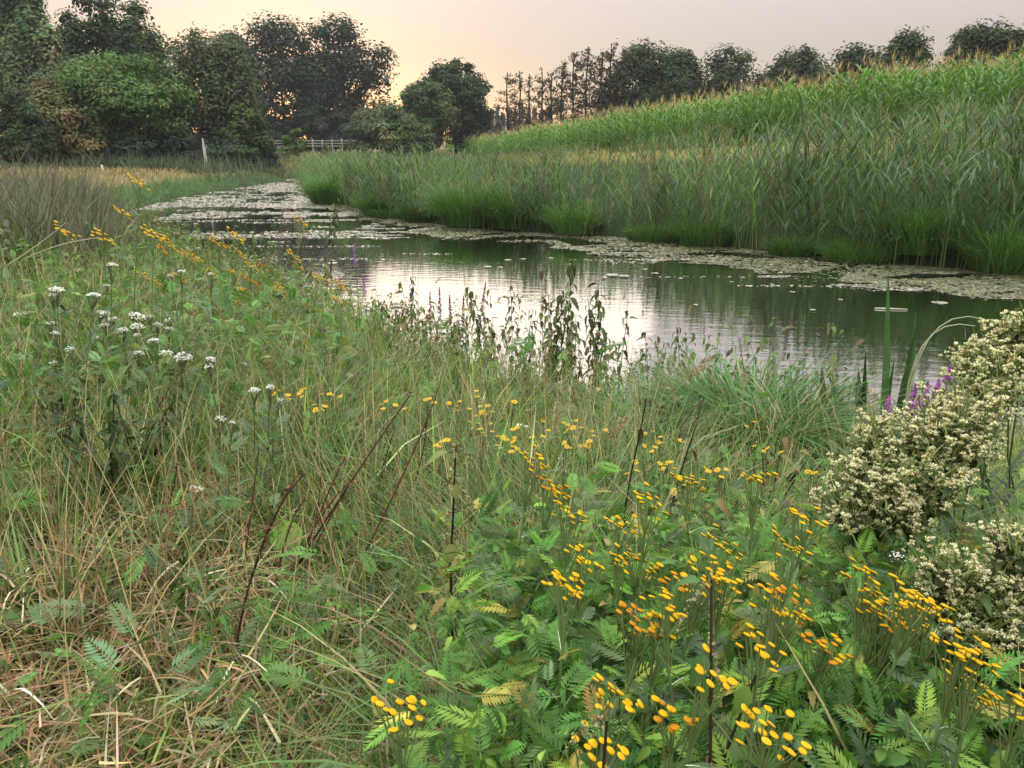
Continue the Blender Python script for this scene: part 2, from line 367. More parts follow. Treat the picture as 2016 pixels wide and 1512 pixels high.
def tree(name, label, px, half, top, depth, col, cat='tree', cover=2.6, clumps=60, low=0.12, kind='round', trunk=None, base_dz=0.0, group=None, leafpx=2.3, airy=0.0, thick=None, bark=BARK, ry=None, trunk_h=None, cvar=0.28, lean=0.0):
    """a tree of its own: px, half = its middle and half width in the photograph, top = its top, depth = metres away"""
    P = at_y(px, top, depth); x, y, zt = P
    zb = h1(x, y) + base_dz; H = zt - zb
    dist = math.hypot(x, y)
    half *= 1.10; rx = half / F * (depth * math.cos(PITCH) + (2.6 - zt) * math.sin(PITCH)); ryy = ry or rx * 0.9
    root = thing(name, label, cat, (x, y, zb), group=group)
    size = 1.48 * leafpx * dist / 757.0
    cmb = MB(); z0 = H * low; rz = (H - z0) / 2; zc = z0 + rz
    tb = MB(); thick = thick or 0.016 * H + 0.02
    def trunk_to(h, r0=thick):
        k = 6; t = np.linspace(0, 1, k)
        pts = np.stack([lean * H * t ** 2 + 0.02 * H * np.sin(t * 5 + px) * t, 0.015 * H * np.cos(t * 4 + px) * t, h * t], 1); pts[0, 2] = -0.3
        tube(tb, pts, r0 * (1 - .75 * t), bark, 7); return pts
    col = np.asarray(col)
    if kind == 'conifer':
        pts = trunk_to(H * .98)
        nl = int(max(9, H * 1.6)); P_, N_, C_ = [], [], []
        for i in range(nl):
            f = i / nl; zz = z0 + (H - z0) * f; rad = rx * (1 - f) ** (.8 if airy < .5 else .42) * (0.75 + .4 * rng.random()) + .05
            nb = 6 if airy < .5 else 4
            for b in range(nb):
                if rng.random() < airy * .45: continue
                a = rng.random() * 6.28; L = rad * (0.6 + .5 * rng.random()); rise = (0.25 if airy > .5 else -0.12) * L
                cx_ = lean * H * (zz / H) ** 2
                tube(tb, [(cx_, 0, zz), (cx_ + math.cos(a) * L * .5, math.sin(a) * L * .5, zz + rise * .3), (cx_ + math.cos(a) * L, math.sin(a) * L, zz + rise)], [thick * .22 * (1 - f * .6), thick * .12, thick * .05], bark, 4)
                m = int(max(8, cover * 14 * L / max(size, .05) / 3)); tt = rng.random(m) ** .7
                p = np.stack([cx_ + math.cos(a) * L * tt, math.sin(a) * L * tt, zz + rise * tt + rng.normal(size=m) * size * .35], 1) + rng.normal(size=(m, 3)) * size * .45
                P_.append(p); N_.append(unit(m) * .7 + [0, 0, .5]); C_.append(jit(col * (1 + cvar * rng.normal()), m, .12, .06))
        leaf_cards(cmb, np.vstack(P_), np.vstack(N_), size, np.vstack(C_), .5)
    else:
        pts = trunk_to(trunk_h * H if trunk_h else H * .72)
        # clump centres fill the crown envelope, more of them towards its surface
        clumps = int(clumps * 1.5); d = unit(clumps); rad = (0.15 + 0.85 * rng.random(clumps) ** .42)[:, None]
        cc = d * rad
        if kind == 'bush': cc[:, 2] = np.abs(cc[:, 2]) * 1.6 - .75; cc[:, :2] *= (1.05 - .3 * np.clip(cc[:, 2:3], 0, 1))
        if kind == 'dome': w_ = 1 - .35 * np.clip(cc[:, 2:3] + .1, 0, 1) ** 2; cc[:, :2] *= w_; cc[:, 2] = np.where(cc[:, 2] < -.55, -.55 + .3 * (cc[:, 2] + .55), cc[:, 2])
        if kind == 'column': cc[:, :2] *= (1 - .45 * np.clip(cc[:, 2:3], 0, 1))
        rc = (0.19 + .17 * rng.random(clumps)) * (0.85 if airy else 1.0)
        lim = 1 - rc * .75
        nn = np.linalg.norm(cc, axis=1); cc *= np.minimum(1, lim / np.maximum(nn, 1e-6))[:, None] if kind not in ('bush',) else 1
        C3 = cc * [rx, ryy, rz] + [lean * H * .6, 0, zc]
        nlf = int(2.2 * cover * (math.pi * (half / 1.97) * (rz / rx * half / 1.97)) / (leafpx ** 2 * .35))
        nlf = int(np.clip(nlf, 500, 22000)); which = rng.integers(0, clumps, nlf)
        dd = unit(nlf); dd[:, 2] = np.where(rng.random(nlf) < .55, np.abs(dd[:, 2]), dd[:, 2])
        rr = (0.15 + 1.0 * rng.random(nlf) ** .7)[:, None] * np.where(rng.random((nlf, 1)) < .06, 1.25, 1)
        off = dd * rr * rc[which][:, None] * np.array([rx, ryy, max(rz * .8, rx * .5)])
        if kind == 'willow': off[:, 2] -= np.abs(rng.normal(size=nlf)) * rc[which] * rz * .9
        pos = C3[which] + off
        pos[:, 2] = np.maximum(pos[:, 2], 0.05 + .1 * rng.random(nlf))
        nr = dd * 1.0 + unit(nlf) * .38 + [0, 0, .45]; nr /= np.linalg.norm(nr, axis=1)[:, None]
        ct = 1 + cvar * rng.normal(size=(clumps, 1)) * .8; hue = 1 + .09 * rng.normal(size=(clumps, 3))
        cl = jit((col * np.clip(ct, .45, 1.8) * hue)[which], nlf, .12, .05)
        leaf_cards(cmb, pos, nr, size, cl, .55)
        order = np.argsort(-nn)[: 16 if airy else 9]
        if airy: order = np.argsort(-nn)[:34]
        for i in order:
            e = C3[i]; t0 = np.clip((e[2] / H) * .55, .12, .68); s0 = np.array([np.interp(t0 * H, pts[:, 2], pts[:, 0]), np.interp(t0 * H, pts[:, 2], pts[:, 1]), t0 * H])
            mid = (s0 + e) / 2 + [0, 0, -.06 * H]
            tube(tb, [s0, mid, e], [thick * .38, thick * .22, thick * .06], bark, 5)
    tb.build('trunk', M_BARK, root); cmb.build('crown', M_TREE, root)
    return root

DG = np.array([0.050, 0.080, 0.034]); MG = np.array([0.088, 0.135, 0.048]); BG = np.array([0.095, 0.165, 0.048]); GG = np.array([0.105, 0.140, 0.070]); YB = np.array([0.165, 0.155, 0.065]); BD = np.array([0.034, 0.052, 0.034])
# left wood, back row first
tree('oak_tree', 'tall dark tree with ragged top and sky gaps, behind the bright green one', 205, 105, -40, 79.2, DG * .95, clumps=70, low=.05, airy=.5, kind='dome', cover=2.7)
tree('oak_tree', 'dark tree filling the top left corner behind the pale birch', 20, 75, -60, 76.8, DG, clumps=60, low=.05, kind='dome', cover=2.5)
tree('oak_tree', 'narrow dark tree between the ragged topped tree and the grey willow', 283, 40, 60, 74.4, DG * 1.1, clumps=36, low=.05, kind='column')
tree('birch_tree', 'pale olive birch with thin white upright branches at the left edge', 55, 62, 8, 67.2, GG * 1.35, clumps=52, low=.15, kind='willow', cover=2.2, bark=(.35, .34, .3), airy=.3)
tree('shrub', 'olive green small tree in front of the pale birch', 120, 70, 95, 63.6, GG * .95, clumps=34, low=.02, kind='bush', cat='bush')
tree('hazel_tree', 'broad bright green tree with layered leafy crown beside the grey willow', 232, 138, 96, 60.0, BG, clumps=80, low=.04, kind='dome', cover=3.0, cvar=.3)
tree('willow_tree', 'tall grey green willow above the white trunk', 398, 104, 42, 64.8, GG * .82, clumps=80, low=.03, kind='willow', cover=3.0, airy=.2)
tree('shrub', 'dark green bush leaning out at the right end of the left wood', 468, 50, 185, 62.4, MG * .85, clumps=34, low=.02, kind='bush', cat='bush')
tree('shrub', 'dark low bush under the bright green tree', 270, 100, 235, 58.8, BD * 1.0, clumps=36, low=.0, kind='bush', cat='bush')
tree('shrub', 'yellow brown bush with drying leaves at the edge of the meadow', 95, 78, 150, 56.4, YB, clumps=46, low=.0, kind='bush', cat='bush', cover=3)
tree('shrub', 'dark green bush at the left edge beside the yellow brown bush', 10, 62, 165, 52.8, DG * .95, clumps=40, low=.0, kind='bush', cat='bush', cover=3)
tree('shrub', 'small dark bush at the foot of the willow and white trunk', 380, 90, 268, 60.6, BD * 1.1, clumps=24, low=.0, kind='bush', cat='bush')
for px_, hf_, tp_, lb_ in ((150, 60, 250, 'first dark low bush along the foot of the wood, behind the yellow brown bush'), (215, 60, 262, 'second dark low bush along the foot of the wood'), (330, 60, 258, 'dark low bush left of the white trunk'), (430, 56, 240, 'dark low bush right of the white trunk'), (500, 40, 262, 'small dark bush at the end of the left wood by the fence')):
    tree('shrub', lb_, px_, hf_, tp_, 63, BD * 1.3, clumps=24, low=.0, kind='bush', cat='bush', group='dark bushes along the foot of the wood', cover=3.4)
# beeches and group behind the fence
tree('beech_tree', 'largest dark beech with broad rounded crown behind the fence', 540, 118, 26, 124, BD * 1.0, clumps=95, low=-.08, kind='dome', cover=3.2, leafpx=2.2)
tree('beech_tree', 'dark beech with open branching crown letting the sky through', 668, 104, 24, 128, BD * 1.05, clumps=80, low=-.05, kind='dome', cover=1.0, airy=1, leafpx=2.1, thick=.75)
tree('beech_tree', 'dark tree filling the gap between the grey willow and the beeches', 448, 60, 62, 120, BD * 1.1, clumps=50, low=.02, kind='dome', cover=3)
tree('shrub', 'pale grey green willow bush in front of the round middle tree', 765, 72, 196, 92, GG * .95, clumps=40, low=.0, kind='bush', cat='bush')
tree('shrub', 'fresh green bush tucked against the pale willow bush', 800, 40, 225, 90, BG * .72, clumps=24, low=.0, kind='bush', cat='bush')
tree('alder_tree', 'round green tree in the middle, shorter of the pair', 838, 62, 158, 98, MG * .85, clumps=50, low=.0, kind='dome', cover=3)
tree('alder_tree', 'taller dark tree of the middle pair, beside the open sky', 893, 72, 112, 104, DG * .85, clumps=60, low=.0, kind='dome', cover=2.7, airy=.4)
tree('sapling', 'taller thin sapling beside the white rail fence', 578, 22, 247, 84, BG * .75, clumps=14, low=.1, kind='column')
tree('sapling', 'tiny young tree in front of the white rail fence', 641, 9, 278, 84, MG, clumps=8, low=.05, kind='column')
tree('shrub', 'low green bush at the foot of the taller sapling', 545, 26, 285, 82, MG, clumps=14, low=.0, kind='bush', cat='bush')
for px_, hf_, tp_, lb_ in ((548, 44, 205, 'first dark bush added for the shade under the beeches, next to the left wood'), (600, 48, 214, 'second dark bush added for the shade under the beeches'), (655, 50, 208, 'third dark bush added for the shade under the beeches'), (712, 44, 204, 'last dark bush added for the shade under the beeches, behind the pale willow bush')):  # row added to darken the gap below the crowns, standing in for shade
    tree('shrub', lb_, px_, hf_, tp_, 117, BD * .95, clumps=22, low=.0, kind='bush', cat='bush', group='dark bushes added for the shade under the beeches', cover=3)
# conifers beyond the maize field
LB_ = np.array([0.105, 0.085, 0.05])
lar = [(1000, 26, 138), (1022, 20, 136), (1044, 18, 146), (1066, 22, 132), (1088, 22, 140), (1108, 24, 118), (1132, 28, 100), (1158, 26, 92), (1184, 30, 98), (1207, 32, 80), (1228, 28, 92)]
words_ = ['first and outermost', 'second', 'third', 'fourth', 'fifth', 'sixth', 'seventh', 'eighth', 'ninth', 'tenth and tallest', 'last']
for i, (px, hf, tp) in enumerate(lar):
    tree('larch_tree', f'{words_[i]} thin brownish larch, counting from the open sky, beyond the maize', px, hf * 1.5, tp, 112 - i * 1.4, LB_ * (1.0 if i > 4 else .9), kind='conifer', low=.28 if i < 5 else .12, airy=.9 if i < 5 else .55, cover=1.0 if i < 5 else 1.7, group='larches beyond the maize field', thick=.22, leafpx=1.5, base_dz=-1.0)
fc = [(968, 9, 216), (979, 10, 212), (990, 9, 222), (1003, 10, 214), (1014, 9, 218), (1028, 10, 211), (1040, 9, 219), (1053, 10, 213), (1066, 9, 217), (1080, 10, 210), (957, 9, 225)]
ow = ['second', 'third', 'fourth', 'fifth', 'sixth', 'seventh', 'eighth', 'ninth', 'tenth', 'last', 'first']
for i, (px, hf, tp) in enumerate(fc):
    tree('spruce_tree', f'hazy blue grey far spruce, {ow[i]} from the middle trees', px, hf, tp, 300 + 17 * (i % 3), np.array([.05, .06, .05]), kind='conifer', low=.0, cover=2.5, group='hazy spruces far away', leafpx=1.5)
oaks = [(1278, 66, 76, 100, 'broad dark oak next to the larches'), (1335, 56, 96, 96, 'lower dark oak tucked beside the broad oak'), (1440, 84, 80, 92, 'widest dark oak on the skyline with flat rounded top'), (1572, 56, 88, 88, 'rounded dark oak with sky holes low in its crown'),
        (1690, 66, 82, 84, 'dark oak with small peak in the middle of its crown'), (1803, 50, 52, 78, 'conical oak standing alone above the maize tassels'), (1900, 40, 62, 74, 'slim tree with pale tip beside the tallest oak'), (1945, 66, 32, 72, 'tallest brownish oak on the skyline above the maize'), (2030, 40, 46, 70, 'oak cut by the right edge above the maize')]
for px, hf, tp, dp, lb in oaks:
    tree('oak_tree', lb, px, hf * 1.45, tp, dp, DG * (.85 if px < 1700 else 1.0), clumps=70, low=.0, kind='dome', cover=3.4, base_dz=-4.0, airy=.3, leafpx=2.2, group='trees on the skyline beyond the maize')

# white dead trunk, small post, rail fence
p = T(402, 312, 0.0); p = at_y(404, 312, 57); zg = h1(p[0], p[1])
t = thing('dead_tree', 'short white dead trunk standing against the dark bushes', 'tree trunk', (p[0], p[1], zg)); mb = MB()
hh = at_y(402, 272, 57)[2] - zg
tube(mb, [(0.03, 0, -.2), (0.02, 0, hh * .4), (-.02, 0, hh * .75), (-.03, 0, hh)], [.12, .11, .09, .04], (.50, .47, .42), 8); mb.build('trunk', M_BARK, t)
mb = MB(); tube(mb, [(-.03, 0, hh * .55), (.12, .02, hh * .66), (.2, 0, hh * .8)], [.05, .035, .015], (.5, .47, .42), 5); mb.build('broken_branch', M_BARK, t)
p = at_y(204, 338, 46); zg = h1(p[0], p[1]); t = thing('marker_post', 'small pale post leaning at the meadow edge below the bushes', 'post', (p[0], p[1], zg), (0, R_(-7), 0)); t.scale = (.8, .8, .75); mb = MB()
box(mb, (-.05, -.05, -.2), (.05, .05, .62), (.5, .45, .38)); mb.build('post', M_WOOD, t)
mb = MB(); mb.add([(-.055, -.055, .62), (.055, -.055, .62), (.055, .055, .62), (-.055, .055, .62), (0, 0, .68)], [[0, 1, 4], [1, 2, 4], [2, 3, 4], [3, 0, 4]], (.42, .38, .33)); mb.build('post_cap', M_WOOD, t)
fd = 100.0; a = at_y(520, 290, fd); b = at_y(712, 290, fd); z0 = at_y(600, 293, fd)[2]
fence = thing('rail_fence', 'white wooden rail fence with three rails across the far meadow', 'fence', (a[0], fd, z0))
Lf = b[0] - a[0]; WH = (.36, .345, .32)
for k in range(11):
    xx = Lf * k / 10; mb = MB(); box(mb, (xx - .06, -.06, z0 * 0 - 1.2), (xx + .06, .06, 1.08 + .05 * (k % 3)), np.array(WH) * (1 - .1 * (k % 2))); mb.build('post', M_WOOD, fence)
for zz in (.32, .64, .95):
    for k in range(10):
        mb = MB(); box(mb, (Lf * k / 10 + .07, -.105 , zz - .045), (Lf * (k + 1) / 10 + .055, -.062, zz + .045), WH); mb.build('rail', M_WOOD, fence)

# ------------------------------------------------------------------ templates for plants
def tpl(mb): return mb.arrays()
def pinnate(npairs=9, fine=True, sag=.28, col=(1, 1, 1)):
    """ferny tansy leaf of unit length along +Y, drooping"""
    mb = MB(); z = lambda t: .10 * t - sag * t * t
    if fine:
        tt = np.linspace(0, 1, 6); tube(mb, np.stack([0 * tt, tt, z(tt)], 1), .012 * (1 - .7 * tt), np.array([1.25, 1.2, 1.1]), 3)
    else: mb.add([(-.011, 0, 0), (.011, 0, 0), (.006, .55, z(.55)), (-.006, .55, z(.55))], [[0, 1, 2, 3]], np.array([1.2, 1.15, 1.1]))
    for i in range(npairs):
        t = .16 + .82 * i / (npairs - 1); L = .30 * math.sin(math.pi * min(.97, .16 + .80 * t)) ** .8 + .03
        for s in (-1, 1):
            ang = R_(58 - 22 * t); d = np.array([s * math.sin(ang), math.cos(ang), -.25 + .1 * rng.normal()]); nrm_ = np.array([s * .2, .1, 1])
            w = np.cross(d, nrm_); w /= np.linalg.norm(w)
            o = np.array([0, t, z(t)]); k = 6 if fine else 2; V = []
            wid = (.078 if fine else .07) * L / .3 + .008
            prof = [.35, 1.15, .5, 1.05, .42, .75, .0] if fine else [.5, 1.0, .05]
            for q in range(k + 1):
                u = q / k; ce = o + d * L * u + np.array([0, 0, -.06 * L * u * u])
                V += [ce - w * wid * prof[q] * .5 - (d * .014 if fine and q in (1, 3, 5) else 0), ce + w * wid * prof[q] * .5 - (d * .014 if fine and q in (1, 3, 5) else 0)]
            if not fine: mb.add([o, o + d * L * .42 - w * wid * .55 + [0, 0, -.01 * L], o + d * L + [0, 0, -.06 * L], o + d * L * .5 + w * wid * .55], [[0, 1, 2, 3]], np.array(col) * (.85 + .3 * rng.random())); continue
            mb.add(V, [[2 * q, 2 * q + 1, 2 * q + 3, 2 * q + 2] for q in range(k)], np.array(col) * (.9 + .2 * rng.random()))
    return mb
def toothed(n=5, w=.55, fold=.12, droop=.35):
    """toothed heart-shaped nettle leaf of unit length along +Y"""
    mb = MB(); V = []; 
    prof = [0.18, 0.92, 1.0, .80, .5, .0] if n == 5 else [.3, 1, .6, 0]
    for q in range(n + 1):
        u = q / n; zz = -droop * u * u
        V += [(-prof[q] * w * .5, u - .03, zz + fold * prof[q]), (0, u, zz), (prof[q] * w * .5, u - .03, zz + fold * prof[q])]
    f = []
    for q in range(n):
        f += [[3 * q, 3 * q + 1, 3 * q + 4, 3 * q + 3], [3 * q + 1, 3 * q + 2, 3 * q + 5, 3 * q + 4]]
    mb.add(V, f, (1, 1, 1))
    for q in range(1, n):                        # teeth along both edges
        for s, k in ((-1, 0), (1, 2)):
            a_, b_ = np.array(V[3 * q + k]), np.array(V[3 * (q - 1) + k]); m_ = (a_ + b_) / 2
            mb.add([b_ * .5 + a_ * .5 + [0, -.04, 0], a_, a_ + np.array([s * .045, .05, 0])], [[0, 1, 2]], (1, 1, 1))
    return mb
def button(cap, rim, seed=0):
    """tansy flower button, diameter 1, domed, in a green cup"""
    mb = MB(); s = 10; a = np.arange(s) * 2 * math.pi / s; prof = [(.14, -.22), (.40, -.15), (.50, -.03), (.47, .07), (.26, .11), (.0, .08)]
    V, C = [], []
    for i, (r_, z_) in enumerate(prof):
        V.append(np.stack([r_ * np.cos(a), r_ * np.sin(a), np.full(s, z_) + .012 * rng.normal(size=s)], 1)); C.append(np.tile(rim if i < 2 else cap, (s, 1)) * (1 if i != 4 else .93))
    q = [[i * s + j, i * s + (j + 1) % s, (i + 1) * s + (j + 1) % s, (i + 1) * s + j] for i in range(len(prof) - 1) for j in range(s)]
    mb.add(np.vstack(V), q, np.vstack(C)); return mb
YEL = np.array([0.66, 0.39, 0.012]); ORG = np.array([0.55, 0.24, 0.015]); PALE = np.array([0.62, 0.50, 0.10]); CUP = np.array([0.16, 0.17, 0.04])
ME_BUTTON = [button(YEL, CUP).mesh('flower_head', M_BUTTON, True), button(YEL * [1.02, 1.12, 1.5], CUP).mesh('flower_head', M_BUTTON, True), button(ORG, CUP * .7).mesh('flower_head', M_BUTTON, True), button(PALE, CUP * 1.1).mesh('flower_head', M_BUTTON, True)]
TB = [tpl(button(YEL, CUP)), tpl(button(ORG * 1.2, CUP))]
TG = np.array([0.095, 0.215, 0.042]); TG2 = np.array([0.175, 0.32, 0.05]); TG3 = np.array([0.12, 0.19, 0.085])
ME_PIN = []
for k in range(8):
    c = [TG, TG2, TG3, TG * .85][k % 4]
    ME_PIN.append(pinnate(12 + k % 3, True, .18 + .07 * (k % 4), c).mesh('leaf', M_LEAF_ONE))
TP_PIN = [tpl(pinnate(10, False, .15 + .12 * k)) for k in range(4)]
TP_NET = tpl(toothed()); TP_NETW = tpl(toothed(5, .50, .12, .30)); TP_NETN = tpl(toothed(5, .36, .10, .55)); TP_NET3 = tpl(toothed(3, .5, .1, .5))
GREEN_STEM = np.array([0.125, 0.185, 0.06])

# ------------------------------------------------------------------ tansies
def tansy_frame(h, nheads, spread, seed):
    """stem curve and head positions in plant space"""
    r = np.random.default_rng(seed)
    t = np.linspace(0, 1, 7); bx, by = r.normal(size=2) * .05
    stem = np.stack([bx * t ** 2, by * t ** 2, h * .925 * t], 1)
    heads = []
    k = 0
    while len(heads) < nheads and k < 400:
        k += 1
        a = r.random() * 6.28; q = spread * math.sqrt(r.random())
        p = np.array([bx + q * math.cos(a), by + q * math.sin(a), h + .012 * r.normal() - 1.2 * q * q])
        if all(np.linalg.norm((p - o)[:2]) > (.0108 if spread < .056 else .02) for o in heads): heads.append(p)
    return stem, heads
def tansy(px, py, nh, h=.85, leaves=13, kinds=(0, 0, 1), spread=.045, tilt=22, size=.0138, group='yellow tansies in front', detail=True, gpos=None, seedoff=0):
    seed = int(px * 7 + py * 3 + seedoff); r = np.random.default_rng(seed)
    g = T(px, py, h) if gpos is None else gpos
    root = thing('tansy_plant', 'x', 'flower', g, (R_(r.normal() * 5 - 9), R_(tilt * .35 + r.normal() * 4), 0), group)
    stem, heads = tansy_frame(h, nh, spread, seed)
    tr = R_(tilt); ctr = stem[-1]
    Rt = np.array([[math.cos(tr), 0, math.sin(tr)], [0, 1, 0], [-math.sin(tr), 0, math.cos(tr)]])
    top = np.array([ctr[0], ctr[1], h]); heads = [top + Rt @ (p - top) for p in heads]
    mb = MB(); tube(mb, stem, np.linspace(.0042, .0026, 7), GREEN_STEM * (.8 + .4 * r.random()), 5)
    for p in heads:
        s0 = stem[-1] * .55 + stem[-2] * .45 if r.random() < .5 else stem[-1]
        mid = s0 * .45 + p * .55 + [0, 0, -.008]
        tube(mb, [s0, mid, p - Rt @ [0, 0, .004]], [.0017, .0014, .0012], GREEN_STEM * 1.1, 3)
    mb.build('stem', M_STEM, root)
    if detail:
        for p in heads:
            k = kinds[r.integers(len(kinds))]
            Rm = Rt @ rots(r.random() * 6.28, 0, 0)[()] 
            Rm = Rm @ np.array(Matrix.Rotation(R_(r.normal() * 12), 3, 'X'))
            link('flower_head', ME_BUTTON[k], root, mat4=m4(Rm, p, size * (.85 + .3 * r.random())))
    else:
        mb = MB(); n = len(heads)
        if n:
            Rm = np.einsum('ij,njk->nik', Rt, rots(r.random(n) * 6.28, r.normal(size=n) * .15, 0)); inst(mb, TB[0 if kinds[0] < 2 else 1], Rm, np.array(heads), size * (.85 + .3 * r.random(n)), np.ones(3)); stuff(mb.build('flower_head', M_PETAL, root, True))
    zz = np.linspace(.22, .93, leaves); az0 = r.random() * 6.28
    mbl = MB()
    for i, z in enumerate(zz):
        az = az0 + i * 2.4 + r.normal() * .3; ln = (.115 - .06 * max(0, (z - .45) / .5)) * (.85 + .35 * r.random())
        p = np.array([np.interp(z * h * .9, stem[:, 2], stem[:, 0]), np.interp(z * h * .9, stem[:, 2], stem[:, 1]), z * h * .9])
        Rm = rots(az, R_(28 + 25 * r.random() * z), r.normal() * .25)
        if detail: link('leaf', ME_PIN[r.integers(len(ME_PIN))], root, mat4=m4(Rm, p, ln))
        else: inst(mbl, TP_PIN[i % 4], Rm[None], p[None], ln, [TG, TG2, TG3][r.integers(3)] * (.8 + .4 * r.random()))
    if not detail and leaves: mbl.build('foliage', M_LEAF, root)
    return root
NUM = 'zero one two three four five six seven eight nine ten eleven twelve thirteen fourteen fifteen sixteen seventeen eighteen nineteen twenty'.split()
ORD = 'first second third fourth fifth sixth seventh eighth ninth tenth eleventh twelfth thirteenth fourteenth fifteenth sixteenth seventeenth eighteenth nineteenth twentieth'.split()
def rank(items, what, rows, rownames):
    """unique true labels: items = (object, px, py, text); rows by height in the photograph, then order from the left"""
    items = sorted(items, key=lambda q: -q[2]); per = math.ceil(len(items) / rows)
    for i in range(rows):
        row = sorted(items[i * per:(i + 1) * per], key=lambda q: q[1])
        for j, it in enumerate(row):
            it[0]['label'] = what.format(text=it[3], ord=ORD[j], row=rownames[i])
front = [(1090, 1278, 12), (1140, 1205, 10), (1075, 1188, 8), (1025, 1205, 7), (1040, 1235, 6), (1285, 1243, 9), (1345, 1188, 9), (1392, 1165, 8), (1370, 1215, 9), (1420, 1255, 11), (1275, 1442, 5), (1345, 1475, 13), (985, 1488, 8), (762, 1500, 7), (1030, 1503, 8),
         (1120, 1430, 5), (1062, 1068, 9), (1105, 1100, 8), (1205, 1068, 9), (925, 958, 9), (948, 1008, 12), (1392, 1000, 12), (1468, 1012, 7), (1508, 978, 7), (1515, 1168, 8), (1545, 1318, 11), (1505, 1395, 8), (1455, 1340, 7), (1620, 1252, 8), (1672, 1178, 10), (1685, 1282, 9), (1742, 1292, 8),
         (1775, 1238, 7), (1818, 1272, 10), (1838, 1312, 8), (1838, 1378, 12), (1872, 1432, 13), (1893, 1475, 11), (1955, 1442, 8), (1995, 1492, 9), (1485, 1252, 5), (1275, 1290, 6), (1335, 1305, 5), (1160, 1330, 5), (1215, 1195, 6), (1300, 1190, 6), (1920, 1400, 7), (1790, 1330, 7)]
items = []
for i, (px, py, nh) in enumerate(front):
    kinds = (0, 0, 1) if i % 5 else (0, 2, 2)
    if i in (5, 9): kinds = (0, 2, 1)
    nh2 = int(nh * 1.45) + 3
    o = tansy(px, py, nh2, h=.80 + .12 * random.random(), leaves=14, kinds=kinds, spread=.0112 * nh2 ** .5, tilt=18 + 8 * random.random())
    items.append((o, px, py, NUM[min(nh2, 20)]))
rank(items, 'yellow tansy with about {text} buttons, {ord} from the left in the {row}', 6, ['nearest row', 'second nearest row', 'third nearest row', 'fourth nearest row', 'fifth nearest row', 'farthest front row'])
back = [(255, 455, 9), (275, 490, 14), (262, 475, 8), (375, 455, 7), (392, 478, 10), (400, 490, 8), (498, 425, 4), (193, 352, 6), (165, 415, 5), (118, 460, 5), (168, 465, 7), (520, 500, 8), (552, 525, 10), (585, 545, 10), (612, 555, 8), (450, 520, 5), (440, 540, 9), (480, 555, 7), (440, 570, 9), (510, 565, 6), (540, 575, 7), (640, 590, 8), (650, 640, 6), (320, 545, 6), (300, 560, 5), (105, 610, 7), (165, 640, 4), (385, 665, 6), (350, 650, 5), (570, 600, 6), (600, 580, 6), (480, 600, 6), (540, 610, 6), (630, 560, 7), (420, 600, 6), (455, 620, 7), (500, 640, 6), (530, 650, 5), (560, 630, 7), (590, 650, 6), (615, 620, 7), (640, 615, 6), (370, 620, 5), (330, 590, 6), (280, 560, 5), (240, 540, 6), (470, 520, 7), (400, 540, 6), (345, 505, 6), (310, 500, 7)]
items = []
for px, py, nh in back:
    Dd = min(bank_D(px, .7), 7.5 if py > 480 else 6.0); g_, hgt_t = TD(px, py, Dd)
    nh += 3
    o = tansy(px, py, nh + 6, h=hgt_t, gpos=g_, leaves=14, spread=.085, size=.025, tilt=30, group='yellow tansies by the left bank', detail=False, kinds=(0,) if (px + py) % 9 else (2,))
    items.append((o, px, py, ''))
rank(items, 'distant yellow tansy by the left bank, {ord} from the left in the {row}', 4, ['lowest row', 'second lowest row', 'second highest row', 'highest row'])

# ------------------------------------------------------------------ yarrow
TP_FLORET = None
def floret():
    mb = MB(); a = np.arange(5) * 2 * math.pi / 5
    V = np.vstack([np.stack([.5 * np.cos(a), .5 * np.sin(a), 0 * a], 1), np.stack([.5 * np.cos(a) * .55, .5 * np.sin(a) * .55, 0 * a + .22], 1)])
    mb.add(V, [[i, (i + 1) % 5, 5 + (i + 1) % 5, 5 + i] for i in range(5)] , (1, 1, 1)); mb.more([[5, 6, 7], [5, 7, 8], [5, 8, 9]], 10); return mb
TP_FLORET = tpl(floret())
def yarrow(px, py, w, h=.6, leaves=9, col=(.74, .73, .70)):
    r = np.random.default_rng(int(px * 3 + py)); g = T(px, py, h)
    if py < 600: g, h = TD(px, py, 5.2)
    dist = math.hypot(g[0], g[1])
    root = thing('yarrow_plant', 'x', 'flower', g, (R_(r.normal() * 5), R_(8 + r.normal() * 7), r.random()), 'white yarrows on the left')
    rad = .86 * w / 2 / F * dist; n = int(np.clip(rad * rad * 3.14 / .00004, 30, 80)); fs = rad * .26
    mb = MB(); tube(mb, [(0, 0, 0), (.01, 0, h * .5), (0, 0, h * .86)], [.003, .0026, .002], (.09, .10, .05), 4)
    a = r.random(n) * 6.28; q = rad * np.sqrt(r.random(n)); z = h - .35 * q * q / max(rad, .01) + r.normal(size=n) * .004
    pos = np.stack([q * np.cos(a), q * np.sin(a), z], 1)
    for i in range(0, n, 4): tube(mb, [(0, 0, h * .86), pos[i] - [0, 0, .003]], [.0014, .001], (.11, .12, .06), 3)
    mb.build('stem', M_STEM, root)
    mb = MB(); inst(mb, TP_FLORET, rots(r.random(n) * 6.28, r.normal(size=n) * .25, r.normal(size=n) * .25), pos, fs * (.7 + .6 * r.random(n)), jit(col, n, .08, .02)); stuff(mb.build('flower_head', M_PETAL, root))
    mb = MB(); m = leaves; zz = np.linspace(.15, .8, m) * h
    inst(mb, TP_PIN[1], rots(np.arange(m) * 2.4, R_(40), 0), np.stack([0 * zz, 0 * zz, zz], 1), .10, jit(TG3 * .9, m)); mb.build('foliage', M_LEAF, root)
    return root
